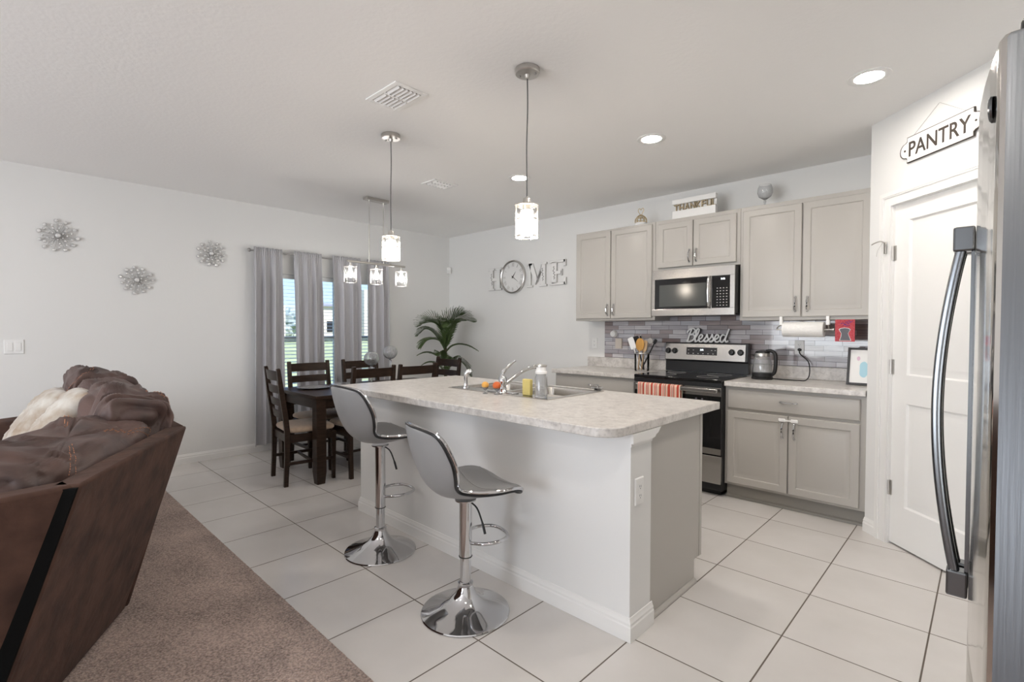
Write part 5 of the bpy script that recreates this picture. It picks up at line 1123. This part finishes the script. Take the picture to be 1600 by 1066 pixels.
# ------------------------------------------------------------------ palm
PX, PY = -5.20, 4.17
t = thing('potted_palm', 'green potted palm in the far corner behind the dining chairs', 'potted plant', (PX, PY, 0))
MB().lathe([(0.0, 0.0), (0.105, 0.0), (0.115, 0.01), (0.140, 0.24), (0.146, 0.25), (0.136, 0.252), (0.130, 0.225), (0.0, 0.225)], (0, 0, 0), 32).build('pot', M['framegrey'], t)
MB().tube(spline([(0, 0, 0.22), (0.01, 0.0, 0.5), (-0.01, 0.01, 0.8), (0.005, 0.0, 1.08)], 8), [0.030-0.0006*i for i in range(25)], 10).build('stem', M['trunk'], t)
rv = Vector((0.72, 0.69, 0)); dv = Vector((-0.69, 0.72, 0))
def frond(pts, L, seed, droop=0.5):
    rnd = random.Random(seed); c = spline([Vector((0, 0, p[1]))+rv*p[0]+dv*(p[2] if len(p) > 2 else 0) for p in pts], 9); n = len(c); b = MB()
    b.tube(c, [0.008*(1-0.8*i/n) for i in range(n)], 6)
    for i in range(3, n):
        tt = i/(n-1); tg = (c[i]-c[i-1]).normalized(); side = tg.cross(Vector((0, 0, 1))); 
        if side.length < 0.1: side = dv.copy()
        side.normalize(); upn = side.cross(tg).normalized(); l = L*(math.sin(PI*min(1, 0.18+0.80*tt)))**0.7*rnd.uniform(0.85, 1.1)
        for s_ in (-1, 1):
            d = (side*s_*0.62+tg*0.75+upn*0.45).normalized(); w = 0.0066; base = c[i]; vs = []; wd = d.cross(upn).normalized()
            for k, (q, ww) in enumerate(((0, 0.5), (0.35, 1.0), (0.7, 0.8), (1.0, 0.05))):
                p = base+d*l*q-Vector((0, 0, 1))*droop*l*q*q; vs += [p-wd*w*ww, p+wd*w*ww+upn*0.004, p+upn*0.002]
            b.add(vs, [(k*3, k*3+3, k*3+5, k*3+2) for k in range(3)]+[(k*3+2, k*3+5, k*3+4, k*3+1) for k in range(3)])
    mn = Vector((XW+0.02-PX, YW-0.02-PY, 0)); b.v = [Vector((max(p.x, mn.x), min(p.y, mn.y), p.z)) for p in b.v]
    b.build('frond', M['leaf'], t, smooth=0, fix=False)
frond([(0, 1.05), (-0.02, 1.28), (0.06, 1.43), (0.20, 1.47), (0.37, 1.42)], 0.30, 1, 0.12)
frond([(0, 1.05), (-0.04, 1.25), (-0.12, 1.40), (-0.24, 1.44), (-0.34, 1.37)], 0.27, 2, 0.18)
frond([(0, 1.04), (-0.08, 1.18), (-0.18, 1.30), (-0.27, 1.33), (-0.34, 1.27)], 0.20, 3, 0.5)
frond([(0, 1.04), (0.04, 1.20, -0.05), (0.08, 1.33, -0.12), (0.10, 1.40, -0.22), (0.06, 1.36, -0.32)], 0.22, 4, 0.4)
frond([(0, 1.02), (0.08, 1.10), (0.18, 1.13), (0.30, 1.11), (0.42, 1.05)], 0.13, 5, 0.6)
frond([(0, 1.02), (-0.06, 1.16, -0.03), (-0.14, 1.20, -0.10), (-0.22, 1.18, -0.16), (-0.28, 1.10, -0.2)], 0.18, 6, 0.5)
frond([(0, 0.80), (-0.06, 0.93), (-0.16, 1.00), (-0.26, 1.02), (-0.36, 0.99)], 0.14, 7, 0.6)
frond([(0, 0.70), (0.06, 0.84), (0.15, 0.92), (0.25, 0.86), (0.32, 0.72)], 0.18, 8, 0.5)
frond([(0, 0.70), (-0.06, 0.82), (-0.14, 0.88), (-0.22, 0.89), (-0.30, 0.86)], 0.13, 9, 0.6)
frond([(0, 0.80), (-0.01, 0.93, -0.05), (-0.04, 1.0, -0.12), (-0.05, 1.03, -0.2), (-0.06, 1.0, -0.26)], 0.13, 10, 0.3)
frond([(0, 0.70), (0.05, 0.86, -0.08), (0.10, 0.94, -0.15), (0.14, 0.95, -0.22), (0.18, 0.90, -0.30)], 0.14, 11, 0.4)
frond([(0, 1.05), (0.0, 1.26, 0.05), (0.04, 1.40, 0.1), (0.14, 1.50, 0.12), (0.22, 1.52, 0.12)], 0.26, 12, 0.1)
frond([(0, 1.05), (-0.03, 1.25, -0.03), (-0.10, 1.38, -0.05), (-0.18, 1.42, -0.08), (-0.28, 1.40, -0.10)], 0.24, 13, 0.3)
frond([(0, 1.05), (0.02, 1.22), (0.04, 1.34), (0.12, 1.42, -0.04), (0.28, 1.44, -0.06)], 0.24, 14, 0.4)
# ------------------------------------------------------------------ refrigerator
t = thing('refrigerator', 'stainless refrigerator with curved doors and long bow handles at the right edge', 'refrigerator', (0.40, 1.49, 0))
B(0.085, 0.775, 1.045, 1.935, 0.03, 1.745).build('body', M['framegrey'], t, world=True, smooth=0, bevel=0.003)
front = [(1.032, 0.012), (1.036, 0.006), (1.044, 0.0035), (1.085, -0.0005), (1.131, -0.0060), (1.224, -0.0140), (1.321, -0.0200), (1.40, -0.0225), (1.484, -0.0235)]
def fdoor(y_a, y_b, z0, z1, nm):
    def X(y):
        yy = y if y <= 1.49 else 2.98-y; yy = max(yy, 1.032)
        for (a, xa), (c, xc) in zip(front, front[1:]):
            if a <= yy <= c: return xa+(xc-xa)*(yy-a)/(c-a)
        return front[-1][1]
    ys = sorted(set([y_a, y_b]+[y for y, _ in front if y_a < y < y_b]+[2.98-y for y, _ in front if y_a < 2.98-y < y_b]+[y_a+(y_b-y_a)*k/12 for k in range(13)]))
    poly = [(X(y), y) for y in ys]+[(0.080, y_b), (0.080, y_a)]
    vs = []; fs = []; n = len(poly); zs = [z0, z0+0.004, z1-0.010, z1-0.003, z1]
    cxm, cym = 0.05, (y_a+y_b)/2
    for i, z in enumerate(zs):
        k = (0.003, 0, 0, 0.004, 0.010)[i]
        for (x, y) in poly:
            dx_ = k if x < 0.07 else 0; dy_ = k*(1 if y < y_a+0.02 else -1 if y > y_b-0.02 else 0); vs.append((x+dx_, y+dy_, z))
    for i in range(len(zs)-1):
        for k in range(n): fs.append((i*n+k, (i+1)*n+k, (i+1)*n+(k+1) % n, i*n+(k+1) % n))
    fs += [tuple(range(n)), tuple((len(zs)-1)*n+k for k in range(n-1, -1, -1))]
    return MB().add(vs, fs).build(nm, M['fridgefront'], t, world=True, smooth=30)
d1 = fdoor(1.032, 1.486, 0.705, 1.760, 'door'); d2 = fdoor(1.494, 1.948, 0.705, 1.760, 'door'); d3 = fdoor(1.032, 1.948, 0.075, 0.695, 'freezer_drawer')
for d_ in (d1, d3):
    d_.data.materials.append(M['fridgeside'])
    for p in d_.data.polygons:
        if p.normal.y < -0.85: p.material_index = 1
for yh, par in ((1.462, d1), (1.518, d2)):
    def bar(u, v, yh=yh):
        k = v; z = 1.500-k*(1.500-0.790); bow = -0.046-0.036*math.sin(PI*k)**0.9
        a = 2*PI*u; sx_ = math.copysign(abs(math.cos(a))**0.5, math.cos(a)); sy_ = math.copysign(abs(math.sin(a))**0.5, math.sin(a)); return (bow+0.0095*sx_, yh+0.013*sy_, z)
    hd = MB().grid(bar, 20, 40, cu=True).build('bow_handle', M['darksteel'], par, world=True, smooth=50)
    for q0, q1 in ((1.492, 1.545), (0.742, 0.798)): B(-0.060, -0.0245, yh-0.018, yh+0.018, q0, q1).build('handle_bracket', M['darksteel'], hd, world=True, smooth=0, bevel=0.004)
    B(-0.0305, -0.0245, yh-0.010, yh+0.010, 0.799, 1.491).build('door_edge_strip', M['darksteel'], hd, world=True, smooth=0)  # added dark strip standing for the door's dark edge line
bd = MB(Matrix.Translation((-0.0027, 1.105, 1.672)) @ Matrix.Rotation(math.radians(-7), 4, 'Z')); bd.lathe([(0.0, 0.002), (0.020, 0.002), (0.0205, -0.001), (0.018, -0.003), (0.0165, -0.0022), (0.0, -0.0022)], (0, 0, 0), 32, 'x')
bg_ = bd.build('round_badge', M['darksteel'], d1, world=True)
b = MB(Matrix.Translation((-0.0027, 1.105, 1.672)) @ Matrix.Rotation(math.radians(-7), 4, 'Z'))
b.tube(spline([(-0.003, -0.009, 0.004), (-0.003, -0.003, 0.009), (-0.003, 0.000, 0.0), (-0.003, -0.004, -0.008), (-0.003, 0.004, -0.006), (-0.003, 0.009, 0.004), (-0.003, 0.004, 0.009)], 5), 0.0011, 6); b.tube([(-0.003, 0.0145*math.cos(2*PI*k/24), 0.0145*math.sin(2*PI*k/24)) for k in range(24)], 0.0008, 6, closed=True)
b.build('monogram', M['chrome'], bg_, world=True, fix=False)
for y in (1.085, 1.895):
    MB().prism([(0.016, -0.026), (0.03, -0.034), (0.075, -0.034), (0.13, -0.03), (0.13, 0.03), (0.075, 0.030), (0.03, 0.028), (0.016, 0.018)], 1.7605, 1.784, lambda p, a, y=y: (p[0]+0.01, y+p[1], a)).build('hinge_cover', M['black'], t, world=True, bevel=0.006)
for x, y in ((0.13, 1.08), (0.13, 1.90), (0.73, 1.08), (0.73, 1.90)): MB().cyl((x, y, 0), 0.02, 0.031, seg=12).build('foot', M['black'], t, world=True)

# ------------------------------------------------------------------ sectional sofa
t = thing('sectional_sofa', 'brown suede sectional sofa seen from behind with puffy back cushions', 'sofa', (-3.0, 0.0, 0))
def frame2(ox, oy, ux, uy):
    L = math.hypot(ux, uy); ux, uy = ux/L, uy/L; return Matrix(((ux, -uy, 0, ox), (uy, ux, 0, oy), (0, 0, 1, 0), (0, 0, 0, 1)))
FW = frame2(-2.84, 0.41, 0.872, -0.49)      # wedge: local x towards camera side, y outwards (back)
FN = frame2(-2.115, -0.01, 0.15, -0.989)    # near section
FB = Matrix.Translation((-2.86, 0.43, 0)) @ Matrix.Scale(-1, 4, (1, 0, 0))   # far section: local x = -X, y = +Y (mirrored frame)
def hexa(mt_, b0, b1, t0, t1, yb, yt, z0, z1, th):
    """leaning back board: bottom x b0..b1 at y=yb, top x t0..t1 at y=yt"""
    vs = []; fs = []; n = 6
    for k in range(n+1):
        f = k/n; z = z0+(z1-z0)*f; y = yb+(yt-yb)*f; a = b0+(t0-b0)*f; c = b1+(t1-b1)*f; bulge = 0.012*math.sin(PI*f)
        vs += [(a, y+bulge*0.3, z), (c, y+bulge*0.3, z), (c, y-th, z), (a, y-th, z)]
    for k in range(n):
        for j in range(4): fs.append((k*4+j, k*4+(j+1) % 4, k*4+4+(j+1) % 4, k*4+4+j))
    fs += [(3, 2, 1, 0), tuple(n*4+j for j in range(4))]
    return MB(mt_).add(vs, fs)
hexa(FW, 0.0, 0.985, -0.107, 0.863, 0.0, 0.229, 0.035, 0.850, 0.085).build('back_panel', M['suede'], t, world=True, smooth=25, bevel=0.012)
hexa(FN, 0.03, 1.55, -0.160, 1.50, 0.10, 0.155, 0.035, 0.850, 0.085).build('back_panel', M['suede'], t, world=True, smooth=25, bevel=0.012)
hexa(FB, 0.0, 2.02, -0.02, 2.02, 0.0, 0.225, 0.035, 0.850, 0.085).build('back_panel', M['suede'], t, world=True, smooth=25, bevel=0.012)
hexa(FW, 0.9862, 0.999, 0.8645, 0.877, -0.004, 0.222, 0.03, 0.842, 0.078).build('dark_recess_lining', M['liningblack'], t, world=True, smooth=0)  # black lining over the wedge end, also paints the dark recess
# black filler painting the shaded recess between wedge and near section, and the hidden undercarriage
def wp(F, x, y, z): return F @ Vector((x, y, z))
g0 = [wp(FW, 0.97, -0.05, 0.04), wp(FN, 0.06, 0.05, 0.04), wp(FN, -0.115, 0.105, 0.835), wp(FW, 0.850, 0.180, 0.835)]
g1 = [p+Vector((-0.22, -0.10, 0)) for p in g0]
MB().add(g0+g1, [(0, 1, 2, 3), (7, 6, 5, 4), (0, 4, 5, 1), (1, 5, 6, 2), (2, 6, 7, 3), (3, 7, 4, 0)]).build('dark_gap_filler', M['liningblack'], t, world=True, smooth=0)
pts2 = [(-2.86, 0.33), (-2.02, -0.14), (-1.93, -1.50), (-2.95, -1.62), (-3.02, -0.62), (-4.88, -0.62), (-4.88, 0.33)]
MB().prism(pts2, 0.0, 0.20, lambda p, a: (p[0]-0.02, p[1]-0.02, a)).build('base', M['suede'], t, world=True, smooth=0)
def puff(F, c, d, seed, amp=0.03, e1=0.45, e2=0.45, tilt=0.0, name='back_cushion', mt_=None, nu=90, nv=46, pleats=1.0):
    R_ = Matrix.Rotation(tilt, 4, 'X')
    def fn(u, v):
        a = 2*PI*u; p = PI*(v-0.5); ce = lambda q, e: math.copysign(abs(math.cos(q))**e, math.cos(q)); se = lambda q, e: math.copysign(abs(math.sin(q))**e, math.sin(q))
        n = Vector((ce(p, e1)*ce(a, e2), ce(p, e1)*se(a, e2), se(p, e1))); q = Vector((n.x*d[0]/2, n.y*d[1]/2, n.z*d[2]/2))
        s = Vector((seed*3.1, seed*1.7, 0)); w = noise.noise(q*5+s)*amp*0.8
        r_ = noise.noise(Vector((q.x*16+1.6*math.sin(q.z*6+seed), q.y*5, q.z*4.5))+s); w += (abs(r_)**0.8)*amp*1.1*pleats
        r2_ = noise.noise(Vector((q.x*34, q.y*12, q.z*10))+s); w += r2_*amp*0.30*pleats
        q = R_ @ (q*(1+w/max(min(d), 0.2)*1.6)); return F @ Vector((c[0]+q.x, c[1]+q.y, c[2]+q.z))
    o = MB().grid(fn, nu, nv, cu=True).build(name, mt_ or M['sofacush'], t, world=True, smooth=180)
    return o, fn
def stitch(par, fn, path, off=0.003):
    b = MB(); P = [Vector(fn(*q)) for q in path]; c = Vector(fn(0.25, 0.5))*0.5+Vector(fn(0.75, 0.5))*0.5
    for i in range(0, len(P)-1, 2):
        a, d_ = P[i], P[i+1]; o = (a-c).normalized()*off; b.tube([a+o, d_+o], 0.0013, 5)
    b.build('stitching', M['stitch'], par, world=True, fix=False)
def stitched(F, c, d, seed, us, **k):
    o, fn = puff(F, c, d, seed, **k)
    for u in us:
        for du in (0, 0.012): stitch(o, fn, [(u+du, 0.50+0.47*i/44) for i in range(45)])
    return o
stitched(FW, (0.385, -0.065, 0.735), (1.02, 0.30, 0.36), 3, (0.205, 0.30, 0.70), amp=0.034, tilt=-0.22)
stitched(FN, (0.36, -0.12, 0.67), (0.84, 0.30, 0.34), 5, (0.30, 0.7), amp=0.022, tilt=-0.18)
puff(FN, (1.20, -0.12, 0.67), (0.80, 0.30, 0.34), 6, amp=0.022, tilt=-0.18)
stitched(FB, (0.40, 0.015, 0.80), (0.86, 0.28, 0.42), 8, (0.22, 0.30), amp=0.046, tilt=-0.25)
stitched(FB, (1.22, 0.01, 0.815), (0.78, 0.28, 0.43), 9, (0.24, 0.70), amp=0.046, tilt=-0.25)
puff(FB, (0.50, -0.62, 0.36), (0.98, 0.80, 0.30), 11, amp=0.02, name='seat_cushion', e1=0.35, e2=0.3)
puff(FB, (1.48, -0.62, 0.36), (0.98, 0.80, 0.30), 12, amp=0.02, name='seat_cushion', e1=0.35, e2=0.3)
puff(FN, (0.80, -0.62, 0.36), (1.40, 0.76, 0.30), 13, amp=0.02, name='seat_cushion', e1=0.35, e2=0.3)
puff(FB, (2.12, -0.40, 0.43), (0.26, 1.05, 0.50), 14, amp=0.012, name='armrest', mt_=M['suede'], e1=0.3, e2=0.3, pleats=0.4)
MB().box(-5.09, -4.88, -0.50, 0.50, 0.0, 0.34).build('arm_base', M['suede'], t, world=True, smooth=0, bevel=0.02)
def pillow(x, y, z, lean, yaw, size, seed, label):
    F = Matrix.Translation((x, y, z)) @ Matrix.Rotation(yaw, 4, 'Z') @ Matrix.Rotation(lean, 4, 'X'); hs = size/2
    def side(sg):
        def fn(u, v):
            a, c = 2*u-1, 2*v-1; pin = 1-0.07*(1-a*a)*0-0.06*(abs(c)**2)*(1-abs(a)**3); pin2 = 1-0.06*(abs(a)**2)*(1-abs(c)**3)
            th = 0.085*((1-a**4)*(1-c**4))**0.55; w = 0.012*noise.noise(Vector((a*3, c*6, seed)))+0.007*noise.noise(Vector((a*9, c*14, seed+4)))
            return F @ Vector((a*hs*pin, sg*(th+w*(1-max(abs(a), abs(c))**6)), c*hs*pin2))
        return fn
    b = MB().grid(side(1), 34, 34).grid(side(-1), 34, 34)
    tag(b.build('throw_pillow', M['pillow'], smooth=180), label, 'pillow', 'cream throw pillows on the sofa')
pillow(-4.08, 0.20, 0.765, math.radians(-34), 0.05, 0.44, 1, 'cream and tan patterned throw pillow farther back, by the sofa arm')
pillow(-3.50, 0.245, 0.815, math.radians(-36), -0.1, 0.44, 2, 'cream and tan patterned throw pillow nearer the camera, against the gathered back cushion')
